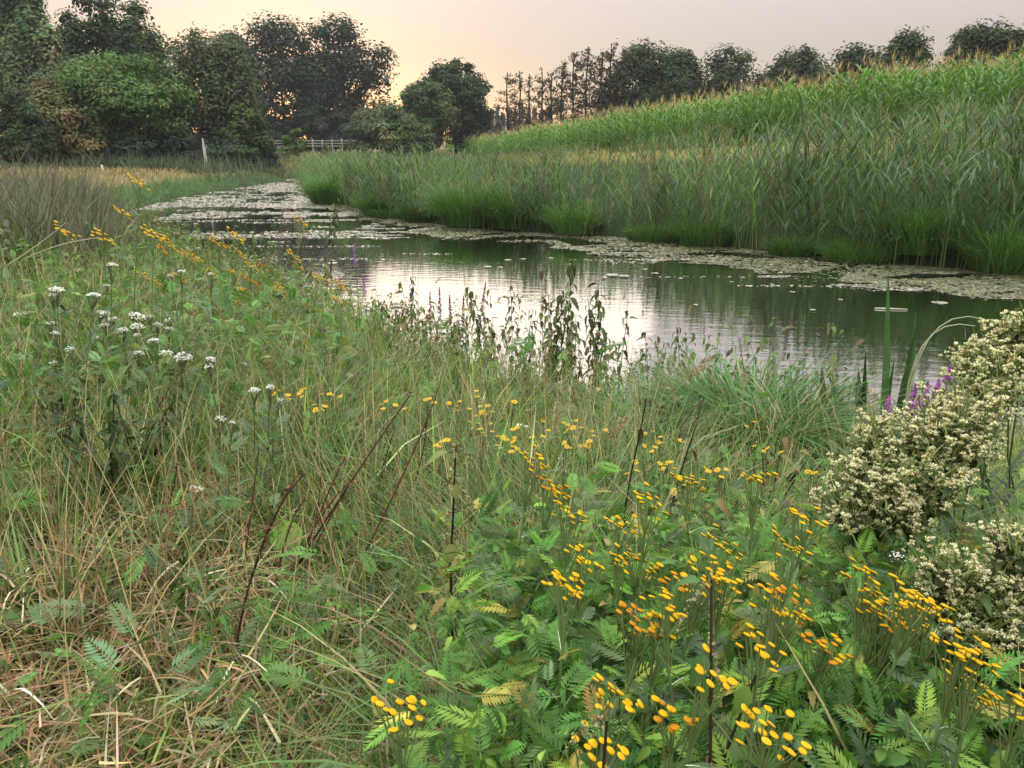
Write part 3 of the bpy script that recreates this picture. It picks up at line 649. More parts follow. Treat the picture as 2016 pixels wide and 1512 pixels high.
ya = [(70, 565, 28), (110, 575, 26), (75, 580, 18), (145, 562, 14), (150, 612, 16), (50, 618, 24), (85, 640, 18), (95, 658, 18), (195, 615, 24), (225, 608, 34), (212, 628, 30), (232, 645, 26), (262, 632, 28), (285, 625, 18), (295, 650, 20), (300, 620, 20), (325, 628, 22), (320, 612, 16), (292, 672, 26), (310, 685, 32), (328, 690, 28), (318, 705, 34), (335, 700, 24), (245, 685, 16), (225, 693, 22), (170, 685, 18), (135, 703, 14), (205, 665, 14), (365, 705, 24), (390, 715, 14), (420, 722, 20), (155, 520, 22), (320, 535, 18), (465, 765, 26), (490, 762, 18), (510, 762, 20), (478, 797, 20), (380, 830, 26), (395, 845, 18), (275, 640, 18), (210, 640, 20), (250, 660, 16), (340, 540, 14), (395, 538, 14)]
items = [(yarrow(px, py, w), px, py, '') for px, py, w in ya]
rank(items, 'flat white yarrow, {ord} from the left in the {row} of the left bank', 4, ['lowest row', 'second row', 'third row', 'highest row'])
o1 = yarrow(310, 972, 34, .45, col=(.55, .48, .40)); o1['label'] = 'faded greyish yarrow head over the dry grass on the left'
o1['group'] = 'single yarrows'
for px, py, w, lb in ((1885, 1408, 56, 'white yarrow head among yellow tansies near the bottom right'), (1802, 1108, 34, 'small white yarrow beside the lower cream plumes')):
    o = yarrow(px, py, w, .78); o['label'] = lb; o['group'] = 'single yarrows'

# ------------------------------------------------------------------ nettles
LOWS = []
def nettle(px, py, h, label, pairs=11, leaf=.085, tint=(.085, .12, .03), droop=-35, seeds=False, lean=0, big=False, stemcol=(.045, .03, .025), group='wilting nettles along the near bank', gpos=None):
    r = np.random.default_rng(int(px * 5 + py)); g = gpos
    if g is None:
        if py < 700: g, h = TD(px, py, bank_D(px, .35))
        else: g = T(px, py, h)
    root = thing('nettle_plant', label, 'nettle', g, (R_(r.normal() * 3), R_(lean + r.normal() * 4), r.random() * 6), group)
    mb = MB(); t = np.linspace(0, 1, 7); stem = np.stack([.04 * np.sin(t * 3 + px), .03 * np.sin(t * 4), h * t], 1)
    tube(mb, stem, np.linspace(.0055, .002, 7), stemcol, 5); mb.build('stem', M_STEM, root)
    ml, ms = MB(), MB(); zs = np.linspace(.30, .985, pairs)
    for i, z in enumerate(zs):
        p0 = np.array([np.interp(z * h, stem[:, 2], stem[:, 0]), np.interp(z * h, stem[:, 2], stem[:, 1]), z * h])
        for s in (0, 1):
            if r.random() < .12: continue
            az = i * 1.57 + s * math.pi + r.normal() * .3; ln = leaf * (1.1 - .5 * z) * (.8 + .5 * r.random()); tn = jit(np.array(tint) * (1.4 if r.random() < .12 else 1), 1)[0]
            pt = R_(droop + r.normal() * 18)
            d = np.array([math.cos(az), math.sin(az), .25]); p = p0 + d * .02
            tube(ms, [p0, p], [.0012, .001], stemcol, 3)
            Rm = rots(az, pt, r.normal() * .3)
            if big:
                mm = MB(); inst(mm, TP_NETW, Rm[None], p[None], ln, tn); mm.build('leaf', M_LEAF, root)
            else: inst(ml, TP_NETN, Rm[None], p[None], ln, tn)
            if seeds:
                m = 60; q = r.random(m); pos = p0 + np.stack([math.cos(az + .8) * .05 * q, math.sin(az + .8) * .05 * q, .012 - .07 * q * q + .008 * r.normal(size=m)], 1)
                leaf_cards(ms, pos, unit(m), .0065, jit((.27, .24, .12), m), .8)
    if not big: ml.build('foliage', M_LEAF, root)
    stuff(ms.build('seed_tassel' if seeds else 'leaf_stalk', M_STEM, root))
    return root
bank_n = [(620, 385, 1.5, 'tall thin nettle standing alone before the far lily mats'), (952, 560, 1.15, 'full nettle next to the purple spikes on the near bank'), (1130, 500, 1.45, 'tallest nettle on the near bank, rising in front of the water'), (1050, 578, 1.1, 'nettle left of the tallest one, against bright water'), (1000, 555, 1.15, 'thin nettle between the full one and its neighbour before bright water'),
          (1348, 640, 1.05, 'dark withered nettle before the right part of the bright water'), (815, 545, 1.15, 'pale drooping nettle at the first bright water'), (735, 590, 1.0, 'dark nettle beside the purple spikes at the water'), (1165, 560, 1.0, 'nettle leaning against the right side of the tallest one'), (1205, 585, .95, 'short nettle right of the tallest one'),
          (1098, 570, 1.0, 'dense nettle just left of the tallest one'), (665, 590, 1.0, 'nettle rising among the last distant tansies'), (860, 600, .95, 'short nettle behind the reddish seed spikes'), (780, 620, .9, 'small dark nettle at the edge of bright water'), (690, 615, .9, 'nettle below the lilac spikes at the left of the water'), (905, 640, .9, 'squat nettle under the reddish spikes')]
for px, py, h, lb in bank_n:
    w = .7 if px in (1348, 815, 1000) else 1
    nettle(px, py, h, lb, lean=random.gauss(0, 8), pairs=20, tint=np.array((.07, .092, .032)) * (.75 if px in (735, 1348) else 1), leaf=.14 * w, droop=-40)
items = []
for px_, py_ in ((715, 640), (760, 655), (800, 640), (838, 660), (880, 668), (930, 655), (975, 640), (1020, 650), (1070, 640), (1120, 650), (1160, 640), (1190, 665), (1235, 660), (1275, 675), (1320, 690), (1375, 690), (950, 690), (1090, 690)):
    py_ -= int(10 + 55 * random.random())
    o = nettle(px_, py_, .7, 'x', lean=random.gauss(0, 10), pairs=15, tint=np.array((.075, .105, .034)) * (.7 + .4 * random.random()), leaf=.105, droop=-35, group='low nettles along the near bank'); items.append((o, px_, py_, ''))
rank(items, 'low leafy nettle on the near bank, {ord} from the left in the {row}', 2, ['lower row', 'upper row'])
nettle(1440, 1138, 1.0, 'foreground nettle with dark red stem and beige seed tassels amid tansies', pairs=8, leaf=.075, seeds=True, big=True, tint=(.08, .16, .045), lean=5, stemcol=(.06, .025, .025), group='nettles in the foreground')
nettle(1152, 1352, .92, 'nearest nettle with large toothed leaves at the bottom edge', pairs=7, leaf=.07, seeds=True, big=True, tint=(.085, .17, .045), lean=4, group='nettles in the foreground')
nettle(1405, 1325, .85, 'low nettle with drooping leaves under the beige seed tassels', pairs=7, leaf=.065, big=True, tint=(.10, .19, .045), group='nettles in the foreground')
nettle(940, 860, .95, 'straight nettle with black stem and yellowing leaves above the middle tansies', pairs=9, leaf=.07, seeds=True, big=True, tint=(.16, .21, .05), stemcol=(.02, .016, .014), group='nettles in the foreground')
nettle(1250, 800, .8, 'thin black stemmed nettle in the middle grass', pairs=6, leaf=.07, tint=(.1, .12, .04), lean=8, stemcol=(.02, .016, .014), group='nettles in the foreground')
nettle(1335, 760, .8, 'thin withered nettle below the dark one by the water', pairs=9, leaf=.06, tint=(.07, .07, .035), group='nettles in the foreground')

# ------------------------------------------------------------------ purple loosestrife
def loosestrife(px, py, len_px, h, label, col=(.36, .09, .34), wide=1.0, lean=0, gpos=None):
    r = np.random.default_rng(int(px * 9 + py)); g = T(px, py, h)
    g, h = TD(px, py, bank_D(px, .5) if px < 1000 else 4.2)
    dist = math.hypot(g[0], g[1])
    root = thing('loosestrife', label, 'flower', g, (R_(r.normal() * 4), R_(lean), 0), 'purple loosestrife spikes')
    mb = MB(); tube(mb, [(0, 0, 0), (.01, .01, h * .5), (0, 0, h)], [.004, .0032, .0018], (.07, .06, .035), 5); mb.build('stem', M_STEM, root)
    L = len_px / F * dist; n = 170; t = r.random(n); a = r.random(n) * 6.28; rad = .021 * wide * (1.05 - t ** 2) * (.5 + .6 * r.random(n))
    pos = np.stack([rad * np.cos(a), rad * np.sin(a), h - L + L * t], 1); nr = np.stack([np.cos(a), np.sin(a), .6 + 0 * a], 1) + .5 * unit(n)
    nr /= np.linalg.norm(nr, axis=1)[:, None]
    mb = MB(); leaf_cards(mb, pos, nr, .017 * (.7 + .3 * wide), jit(col, n, .2, .1), .7); mb.build('flower_spike', M_PETAL, root)
    mb = MB(); m = 16; zz = np.linspace(.2, .8, m) * h
    inst(mb, TP_NET3, rots(np.arange(m) * 1.57, R_(25), 0), np.stack([0 * zz, 0 * zz, zz], 1), .075, jit((.06, .11, .035), m)); mb.build('foliage', M_LEAF, root)
lo = [(697, 478, 46, 1.3, 'lilac loosestrife spike reaching highest before the left water', 0), (664, 545, 34, 1.1, 'lilac spike beside the last distant tansy', 0), (717, 542, 40, 1.1, 'lilac spike next to the tallest lilac one', 0), (770, 558, 30, 1.05, 'leaning pink spike at the edge of the bright water', 14), (840, 575, 62, 1.0, 'thin reddish spike, first of the withered ones before bright water', 2), (865, 565, 55, 1.0, 'second thin reddish spike before bright water', 0), (886, 578, 60, 1.0, 'darkest reddish spike before bright water', 0), (917, 555, 60, 1.05, 'curved reddish spike beside the full nettle', 9), (902, 582, 60, 1.0, 'short reddish spike between the darkest and the curved one', 3)]
for px, py, lp, h, lb, ln in lo:
    loosestrife(px, py, lp, h, lb, (.24, .06, .14) if 830 < px < 930 else (.34, .13, .40), .95 if 830 < px < 930 else 1.25, ln)
for px, py, lp, h, lb, ln in [(1852, 700, 40, 1.05, 'bright purple spike highest beside the cream plumes', 0), (1792, 748, 52, 1.0, 'bright purple spike next to the tall upright sword leaf', 0), (1853, 755, 40, 1.0, 'bright purple spike directly below the highest one', 4), (1800, 785, 36, .9, 'fading purple spike low behind the cream plumes', 0), (1757, 785, 42, .9, 'pale purple spike at the foot of the sword leaves', 0), (1835, 760, 50, .95, 'dull purple spike between two bright ones', 3)]:
    loosestrife(px, py, lp, h, lb, (.40, .14, .43), .95, ln)

# ------------------------------------------------------------------ sword leaves at the water (iris) and arched stalks
def ribbon_leaf(root, base, tip, width, col, bend=0.0, fold=None, name='leaf'):
    base, tip = np.array(base, float), np.array(tip, float); k = 9; t = np.linspace(0, 1, k)
    P = base + (tip - base) * t[:, None]; P[:, 0] += bend * np.sin(t * math.pi); 
    if fold is not None: P = np.where((t > .6)[:, None], P[5] + (np.array(fold) - P[5]) * ((t - .6) / .4)[:, None], P)
    w = width * np.clip(np.minimum(1, .75 + t) * (1 - t ** 3.2), .03, 1) * .5
    mb = MB(); V = np.stack([P + np.stack([-w, 0 * w, 0 * w], 1), P + np.stack([0 * w, -w * .35, 0 * w], 1), P + np.stack([w, 0 * w, 0 * w], 1)], 1).reshape(-1, 3)
    q = []
    for i in range(k - 1): q += [[3 * i, 3 * i + 1, 3 * i + 4, 3 * i + 3], [3 * i + 1, 3 * i + 2, 3 * i + 5, 3 * i + 4]]
    c = np.asarray(col) * (1 - .0 * t[:, None]); mb.add(V, q, np.repeat(c, 3, 0)); return mb.build(name, M_LEAF, root)
def iris(label, leaves, gx, depth):
    g = at_y(gx, 845, depth); g[2] = h1(g[0], g[1]); root = thing('iris_plant', label, 'plant', g, group='sword leaves at the near water edge')
    for (x0, x1, y1, wpx, col, bend, fold) in leaves:
        b = at_y(x0, 880, depth) - g; b[2] = -.05; tp = at_y(x1, y1, depth) - g
        tp[1] += rng.normal() * .03; b[1] += rng.normal() * .06
        fl = None if fold is None else at_y(*fold, depth) - g
        ribbon_leaf(root, b, tp, wpx / F * depth * 1.05, col, bend, fl)
IG = np.array([.055, .12, .04]); IB = np.array([.085, .13, .085])
iris('tall upright sword leaf clump standing highest before the dark water', [(1742, 1749, 532, 17, IG * 1.1, .01, None), (1752, 1803, 618, 14, IG * .55, -.02, None), (1775, 1806, 612, 17, IG, .01, None), (1738, 1762, 700, 14, IG * .7, 0, None)], 1752, 4.4)
iris('grey green sword leaf clump with broad blunt leaves beside the grass tussock', [(1694, 1690, 722, 26, IB, 0, None), (1703, 1699, 682, 14, IG * .35, 0, None), (1668, 1622, 722, 26, IB * .9, -.03, None), (1712, 1735, 790, 18, IB, .02, (1760, 880)), (1655, 1640, 735, 20, IB * 1.1, .01, None), (1690, 1632, 712, 12, IG, .02, (1700, 800))], 1685, 4.5)
def stalk(pts_px, depth, label, rad=.004, col=(.34, .30, .17), name='dry_stalk', cat='stalk', group='dry stalks', head=0, headcol=(.30, .23, .14), rise=None):
    P = np.array([at_y(a_, b_, depth) for a_, b_ in pts_px])
    if len(P) == 3:                                  # smooth bend through three points
        t = np.linspace(0, 1, 8)[:, None]; c1 = 2 * P[1] - .5 * (P[0] + P[2]); P = (1 - t) ** 2 * P[0] + 2 * t * (1 - t) * c1 + t * t * P[2]
    zg = h1(P[0][0], P[0][1]); g = np.array([P[0][0], P[0][1], zg])
    if P[0][2] > zg + .02: P = np.vstack([[P[0][0] - .04 * (P[1][0] - P[0][0]), P[0][1], zg - .02], P])
    root = thing(name, label, cat, g, group=group); mb = MB(); k = len(P)
    tube(mb, P - g, np.linspace(rad, rad * .45, k), col, 5); mb.build('stem', M_STEM, root)
    if name == 'dead_dock':
        for q in range(5):
            i_ = int(rng.integers(2, k)); t0 = P[i_] - g; dv = unit(1)[0] * .05 + [0, 0, .05]; tube(mb, [t0, t0 + dv * .6, t0 + dv], [rad * .4, rad * .3, rad * .15], col, 4)
        mb = MB(); m_ = 34; q = rng.random(m_); ii = np.minimum((q * (k - 1)).astype(int), k - 2); pp = P[ii] + (P[ii + 1] - P[ii]) * (q * (k - 1) - ii)[:, None] - g
        leaf_cards(mb, pp + rng.normal(size=(m_, 3)) * .006, unit(m_), .016, jit(np.asarray(col) * 2.2, m_, .3, .1), .5); stuff(mb.build('dry_seeds', M_GRASS, root))
    if head:
        n = 120; t = rng.random(n) ** .8; dirv = P[-1] - P[-2]; dirv /= np.linalg.norm(dirv)
        pos = P[-1] - g - dirv * head * t[:, None] + rng.normal(size=(n, 3)) * (.010 * (1.1 - abs(t - .5)))[:, None]
        nr = unit(n); mb = MB(); leaf_cards(mb, pos, nr, .020, jit(headcol, n, .2, .06), .35); mb.build('seed_head', M_GRASS, root)
    return root
stalk([(1786, 800), (1838, 655), (1938, 628)], 4.0, 'upper of two pale arched stalks bending over the dark water', .006, (.30, .34, .20), group='arched pale stalks')
stalk([(1782, 800), (1826, 668), (1920, 642)], 4.1, 'lower of two pale arched stalks bending over the dark water', .006, (.34, .36, .22), group='arched pale stalks')
stalk([(10, 525), (70, 485), (130, 438)], 5.0, 'upper pale straw lying diagonally over the left grass', .005, (.42, .40, .24), group='pale straws leaning on the left')
stalk([(40, 515), (110, 485), (195, 468)], 5.0, 'lower pale straw lying diagonally over the left grass', .005, (.42, .40, .24), group='pale straws leaning on the left')
stalk([(1720, 602), (1745, 603), (1786, 608)], 11.5, 'thin pale twig floating on dark water behind the tall sword leaf', .012, (.4, .4, .33), name='floating_twig', cat='twig', group='floating twigs') if False else None
# dark dead dock stems
ds = [((468, 1253), (520, 1062), (597, 934)), ((569, 1132), (640, 1005), (697, 944)), ((479, 1118), (495, 1000), (510, 882)), ((115, 878), (145, 835), (173, 785)), ((247, 910), (290, 840), (333, 764)), ((704, 1116), (808, 903), (868, 750)), ((737, 982), (757, 910), (778, 840)), ((573, 1132), (690, 950), (808, 777)), ((488, 1160), (545, 1010), (595, 925)), ((590, 1115), (640, 985), (680, 900)), ((600, 1120), (655, 1010), (720, 905)), ((545, 1140), (570, 1040), (600, 985)), ((1310, 955), (1325, 900), (1345, 830)), ((1240, 1080), (1265, 1030), (1280, 1000)), ((800, 1000), (830, 900), (842, 800)), ((1003, 700), (1030, 790), (1060, 860)), ((610, 1060), (625, 1000), (632, 930)), ((330, 1010), (345, 940), (352, 880))]
wd = ['longest blackish', 'reddish', 'straight reddish', 'short blackish', 'blackish', 'long dark red', 'short dark', 'thin brown', 'thin dark red', 'crooked red', 'rust red', 'short rust', 'thin dark', 'broken dark', 'slender brown', 'fallen dark', 'slim reddish', 'small brown']
wl = ['rising from the tansy leaves', 'right of the broad bright leaf', 'standing upright in the dry grass', 'left of the leafy dark weed', 'beside the leafy dark weed on the left', 'crossing the middle of the meadow', 'beside the yellowing nettle leaves', 'parallel to the long dark red one', 'behind the broad bright leaf', 'in the red bundle near the middle', 'leaning farthest in the red bundle', 'at the foot of the red bundle', 'below the dark nettle by the water', 'among the rear tansies', 'under the bank nettles', 'below the full bank nettle', 'next to the red bundle', 'beside the faded yarrow']
for i, (a_, b_, c_) in enumerate(ds):
    g = T(a_[0], a_[1], .15)
    stalk([a_, b_, c_], g[1], f'{wd[i]} dead dock stem {wl[i]}', .0042, np.array((.055, .026, .018)) * (1.6 if 'red' in wd[i] or 'rust' in wd[i] else .8), 'dead_dock', 'dead plant', 'dead dock stems')
# seed headed grasses
sh = [((1575, 1290), (1605, 1180), (1645, 1085)), ((1893, 1380), (1925, 1260), (1948, 1120)), ((1575, 1020), (1590, 1000), (1608, 985)), ((1200, 640), (1222, 600), (1232, 570)), ((1260, 640), (1265, 610), (1268, 585)), ((1380, 600), (1390, 590), (1402, 588)), ((1570, 640), (1585, 625), (1600, 612)), ((1620, 720), (1628, 670), (1633, 635)), ((1290, 690), (1340, 640), (1360, 600)), ((1240, 860), (1330, 770), (1400, 700)), ((890, 700), (915, 640), (940, 580)), ((1010, 640), (1050, 590), (1080, 560)), ((830, 610), (850, 570), (868, 545)), ((470, 690), (478, 650), (466, 610)), ((445, 700), (443, 650), (444, 640)), ((620, 800), (628, 770), (632, 755)), ((1085, 880), (1092, 850), (1098, 790)), ((1060, 960), (1056, 930), (1055, 905)), ((1490, 700), (1530, 660), (1560, 640)), ((1195, 900), (1215, 850), (1240, 815)), ((30, 640), (38, 600), (40, 560)), ((270, 720), (280, 690), (300, 660)), ((520, 760), (525, 720), (522, 690)), ((1700, 1180), (1690, 1120), (1660, 1060))]
items = []
for a_, b_, c_ in sh:
    g = T(a_[0], a_[1], .35); o = stalk([a_, b_, c_], g[1], 'x', .0022, (.36, .30, .16), 'seeding_grass', 'grass stalk', 'seeding grass stalks', head=min(.16, abs(a_[1] - c_[1]) / F * g[1] * .6 + .03), headcol=(.34, .25, .15)); items.append((o, c_[0], c_[1], ''))
rank(items, 'tan seed headed grass stalk, {ord} from the left in their {row}', 4, ['nearest row', 'second row', 'third row', 'row before the water'])

# ------------------------------------------------------------------ cream fluffy plumes on the right
def puff():
    """fluffy seed head of unit size: a green cup with a brush of cream bristles"""
    mb = MB(); n = 12; az = rng.random(n) * 6.28; th = R_(82) * np.sqrt(rng.random(n))
    d = np.stack([np.sin(th) * np.cos(az), np.sin(th) * np.sin(az), np.cos(th)], 1); w = np.cross(d, unit_v(n)); w /= np.linalg.norm(w, axis=1)[:, None]
    L = (.62 + .25 * rng.random(n))[:, None]; o = np.array([0, 0, -.12])
    V = np.stack([o - w * .03, o + d * L * .75 - w * .13, o + d * L, o + d * L * .75 + w * .13], 1).reshape(-1, 3)
    c = np.array([.93, .87, .60]) * (.82 + .36 * rng.random((n, 1))); mb.add(V, np.arange(4 * n).reshape(-1, 4), np.repeat(c, 4, 0))
    s = 4; a = np.arange(s) * 2 * math.pi / s
    V = np.vstack([np.stack([r_ * np.cos(a), r_ * np.sin(a), np.full(s, z_)], 1) for r_, z_ in ((.10, -.5), (.33, .08))])
    mb.add(V, [[i * s + j, i * s + (j + 1) % s, (i + 1) * s + (j + 1) % s, (i + 1) * s + j] for i in range(1) for j in range(s)], (.36, .40, .14)); return mb
def unit_v(n):
    d = rng.normal(size=(n, 3)); return d / np.linalg.norm(d, axis=1)[:, None]
TP_PUFF = [tpl(puff()) for _ in range(3)]
def fleabane(label, plumes, base_px, D, bh):
    """base_px: pixel of the stem foot on the ground; plumes: (px, py, radius px, dist factor)"""
    g = T(*base_px, 0.0); g = np.array([g[0], g[1], h1(g[0], g[1])])
    root = thing('fleabane_plant', label, 'plant', g, group='cream fluffy fleabanes')
    st, fol = MB(), MB()
    for (px, py, rp, k) in plumes:
        c = at_y(px, py, D * k); rad = rp / F * np.linalg.norm(c - EYE); e = c - g
        s0 = np.array([0, 0, .0]) + rng.normal(size=3) * [.05, .05, 0]; fork = s0 * .35 + e * .65 + [0, 0, -.06]
        tube(st, [s0, (s0 + fork) / 2 + [.02, 0, .03], fork, e - [0, 0, rad * .4]], [.005, .004, .003, .002], GREEN_STEM * .8, 5)
        nb = max(7, int(25 * (rp / 46))); tips = e + unit(nb) * (rng.random(nb) ** .4)[:, None] * rad * np.array([1.75, 1.4, 1.35]) + [0, 0, rad * .1]
        n = nb * 7; wh = np.arange(n) % nb; u_ = rng.random(n)[:, None] ** .7; foot = e - [0, 0, rad * .9]
        pos = foot + (tips[wh] - foot) * (.50 + .54 * u_) + rng.normal(size=(n, 3)) * .0095 * (1.35 - u_) + [0, 0, .004]; d = (pos - e) / rad; d /= np.linalg.norm(d, axis=1)[:, None] + 1e-6
        up = .35 * d + [0, 0, .8]; up /= np.linalg.norm(up, axis=1)[:, None]
        az = np.arctan2(d[:, 1], d[:, 0]); pit = rng.normal(size=n) * .25
        Rm = rots(az, pit, rng.normal(size=n) * .3); mb = MB()
        for j in range(3):
            m = np.arange(n) % 3 == j
            inst(mb, TP_PUFF[j], Rm[m], pos[m],   .0102 * (.65 + .7 * rng.random(m.sum())) * (D / 1.6), jit(np.ones(3), m.sum(), .12, .04))
        stuff(mb.build('plume', M_PETAL, root))
        for tp in tips: tube(st, [fork * .3 + e * .7 - [0, 0, rad * .6], foot * .4 + tp * .6, tp], [.0018, .0014, .0009], (.12, .15, .045), 3)
        for i in range(0, n, 3): tube(st, [fork * .25 + e * .75 + [0, 0, -rad * .5], (pos[i] + e) / 2 - [0, 0, rad * .2], pos[i] - up[i] * .006], [.0014, .0011, .0008], (.10, .13, .04), 3)
        m = int(75 * (rp / 60)); p = e + unit(m) * rad * 1.2 * rng.random((m, 1)) ** .5 - [0, 0, rad * .25]; blades(fol, p, rng.random(m) * 6.28, .035 + .03 * rng.random(m), .005, .3 + .6 * rng.random(m), .4, jit((.17, .22, .065), m), 2)
        m = int(16 * (rp / 60)); p = e + unit(m) * rad * np.array([1, .8, .9]) * (.4 + .6 * rng.random((m, 1))) - [0, 0, rad * .5]
        inst(fol, TP_NET3, rots(rng.random(m) * 6.28, R_(20) + rng.normal(size=m) * .5, 0), p, .05, jit((.075, .115, .04), m))
        m = 16; t = rng.random(m)[:, None]; p = s0 * (1 - t) + fork * t
        blades(fol, p, rng.random(m) * 6.28, .16, .016, .9, .6, jit((.05, .095, .04), m), 4)
    st.build('stem', M_STEM, root); fol.build('foliage', M_LEAF, root)
fleabane('highest cream plume plant at the right edge before the water', [(1990, 668, 42, 1.12), (1935, 705, 42, 1.1), (1975, 735, 46, 1.05), (1910, 755, 38, 1.08), (2025, 640, 40, 1.1), (1950, 775, 44, 1.02)], (1960, 1120), 1.75, 1.1)
fleabane('middle cream plume plant below the purple spikes', [(1855, 815, 42, 1.02), (1890, 825, 50, 1.0), (1810, 865, 40, 1.02), (1840, 870, 52, .98), (1925, 830, 38, 1.0), (1895, 880, 46, .97), (1770, 880, 44, 1.0)], (1880, 1180), 1.7, 1.0)
fleabane('cream plume plant spreading left over the grass, nearest the tussock', [(1705, 875, 34, 1.03), (1700, 935, 42, 1.0), (1660, 985, 38, 1.0), (1745, 940, 46, .99), (1790, 945, 50, .97), (1735, 1000, 42, .97), (1845, 945, 44, .96), (1690, 1020, 34, .98), (1800, 1000, 40, .96), (1725, 840, 24, 1.05)], (1760, 1200), 1.65, .9)
fleabane('lower cream plume plant at the right edge above the tansies', [(1850, 1120, 40, 1.0), (1905, 1140, 46, 1.0), (1860, 1180, 44, 1.0), (1920, 1205, 48, .98), (1975, 1150, 44, 1.0), (2005, 1200, 40, .98)], (1900, 1400), 1.3, .85)
fleabane('lowest cream plume plant at the right edge', [(1880, 1235, 40, 1.0), (1945, 1260, 42, 1.0), (2005, 1270, 44, 1.0), (2010, 1090, 40, 1.05), (1985, 1050, 30, 1.06)], (1980, 1440), 1.25, .85)

# ------------------------------------------------------------------ broad leaves, dark weed, sedge tussock
def broad_leaf_plant(px, py, label, leaves, name='dock_plant', cat='plant', gh=.25):
    g = T(px, py, gh); root = thing(name, label, cat, g, group='broad leaved plants')
    for az, pt, ln, w, col in leaves:
        mm = MB(); V, f = [], []; k = 7
        for q in range(k + 1):
            u = q / k; pr = math.sin(math.pi * min(1, .12 + u * .88)) ** .7 * w; wv = .03 * math.sin(q * 2.1)
            V += [(-pr * .5, u, .12 * pr + wv - .3 * u * u), (0, u, -.3 * u * u - .02), (pr * .5, u, .16 * pr - wv - .3 * u * u)]
        for q in range(k): f += [[3 * q, 3 * q + 1, 3 * q + 4, 3 * q + 3], [3 * q + 1, 3 * q + 2, 3 * q + 5, 3 * q + 4]]
        mm.add(V, f, col); me = mm.mesh('leaf', M_LEAF, True); Rm = rots(az, R_(pt), rng.normal() * .2)
        link('leaf', me, root, mat4=m4(Rm, (0, 0, gh * .5), ln))
    mb = MB(); tube(mb, [(0, 0, -.02), (0, 0, gh * .5 + .01)], [.006, .004], (.08, .1, .04), 5); mb.build('stem', M_STEM, root)
broad_leaf_plant(562, 1030, 'broad bright green curled leaf among red stems in the dry grass', [(1.9, 50, .13, .95, (.14, .30, .035)), (.4, 20, .11, .8, (.16, .28, .06)), (-1.2, -10, .09, .8, (.12, .24, .04))])
broad_leaf_plant(560, 1270, 'grey folded leaf with pale underside beside the dark hollow', [(2.6, 10, .09, .6, (.36, .38, .30)), (.8, 20, .09, .8, (.12, .16, .08))], gh=.15)
broad_leaf_plant(600, 1385, 'small grey green oval leaves at the edge of the straw patch', [(3.0, 10, .07, .6, (.16, .22, .12)), (.3, 5, .06, .6, (.16, .22, .12)), (-1.0, 5, .06, .6, (.13, .2, .08))], gh=.12)
broad_leaf_plant(1375, 1130, 'pale grey lobed leaves between the tansies and the middle grass', [(2.8, 15, .09, .8, (.22, .28, .20)), (.4, 15, .09, .8, (.20, .27, .18)), (1.5, 25, .08, .8, (.14, .22, .1))], gh=.3)
def weed(px, py, h, label, col, n=60, leaf=.07, group='leafy weeds'):
    g = T(px, py, h); root = thing('leafy_weed', label, 'plant', g, group=group); st, fo = MB(), MB()
    for k in range(6):
        e = np.array([rng.normal() * .16, rng.normal() * .12, h * (.75 + .25 * rng.random())]); tube(st, [(0, 0, 0), e * .5 + [0, 0, .05], e], [.005, .004, .002], (.035, .03, .02), 4)
        m = n // 6; t = (.25 + .75 * rng.random(m))[:, None]; p = e * t + [0, 0, .05] * (1 - t)
        inst(fo, TP_NETN, rots(rng.random(m) * 6.28, rng.normal(size=m) * .5 - .2, rng.normal(size=m) * .3), p, leaf * (.6 + .7 * rng.random(m)), jit(col, m, .3, .1))
    st.build('stem', M_STEM, root); fo.build('foliage', M_LEAF, root)
weed(185, 775, .62, 'dark leafy weed with black stems on the left', (.06, .10, .036), 150, .075)
weed(95, 760, .5, 'dark bushy weed at the left edge below the yarrows', (.05, .075, .035), 100, .055)
weed(250, 800, .5, 'dark weed with a yellowing leaf right of the black stems', (.06, .085, .025), 70, .07)
weed(30, 470, .75, 'upright leafy weed on the left below the purple brown stems', (.055, .095, .035), 90, .08)
weed(1290, 1085, .35, 'rust brown withered weed among the rear tansies', (.16, .065, .025), 60, .07)
weed(1525, 870, .5, 'beige withered weed with dark stem under the sedge tussock', (.22, .15, .06), 30, .06)
def tussock(px, py, h, label, col, n=900, rad=.28, wid=.009, name='sedge_tussock', flop=1.7, group='grass tussocks', ln=None, gpos=None):
    g = T(px, py, h) if gpos is None else gpos; root = thing(name, label, 'tussock', g, group=group); mb = MB()
    a = rng.random(n) * 6.28; q = rad * .5 * np.sqrt(rng.random(n)); pos = np.stack([q * np.cos(a), q * np.sin(a), 0 * a], 1)
    az = a + rng.normal(size=n) * .5; L = (ln or h * 1.35) * (.55 + .55 * rng.random(n))
    blades(mb, pos, az, L, wid * (.7 + .6 * rng.random(n)), .1 + .4 * rng.random(n), flop * (.5 + .7 * rng.random(n)), np.where((rng.random(n) < .10)[:, None], np.array([.36, .30, .15]), jit(col, n, .30, .09)), 5)
    mb.build('foliage', M_GRASS, root)
SG = np.array([.062, .135, .04])
tussock(1500, 705, .72, 'big green drooping sedge tussock at the near water edge', SG * 1.35, 1500, .55, .013, flop=1.9)
tussock(1420, 720, .62, 'smaller upright sedge tussock left of the big one', SG * 1.5, 600, .35, .013)
tussock(1590, 760, .6, 'sedge tussock between the big one and the sword leaves', SG * 1.25, 700, .4, .013, flop=1.9)
tussock(1300, 740, .55, 'loose green grass tussock before the right bright water', SG * 1.6, 400, .4, .011)
tussock(60, 1080, .30, 'broad bladed pale green tuft at the left edge of the dry grass', (.15, .22, .07), 130, .3, .014, 'grass_tuft', .9)
tussock(100, 930, .34, 'olive grass tuft over dry straw on the left', (.12, .17, .05), 420, .3, .006, 'grass_tuft', 1.2)
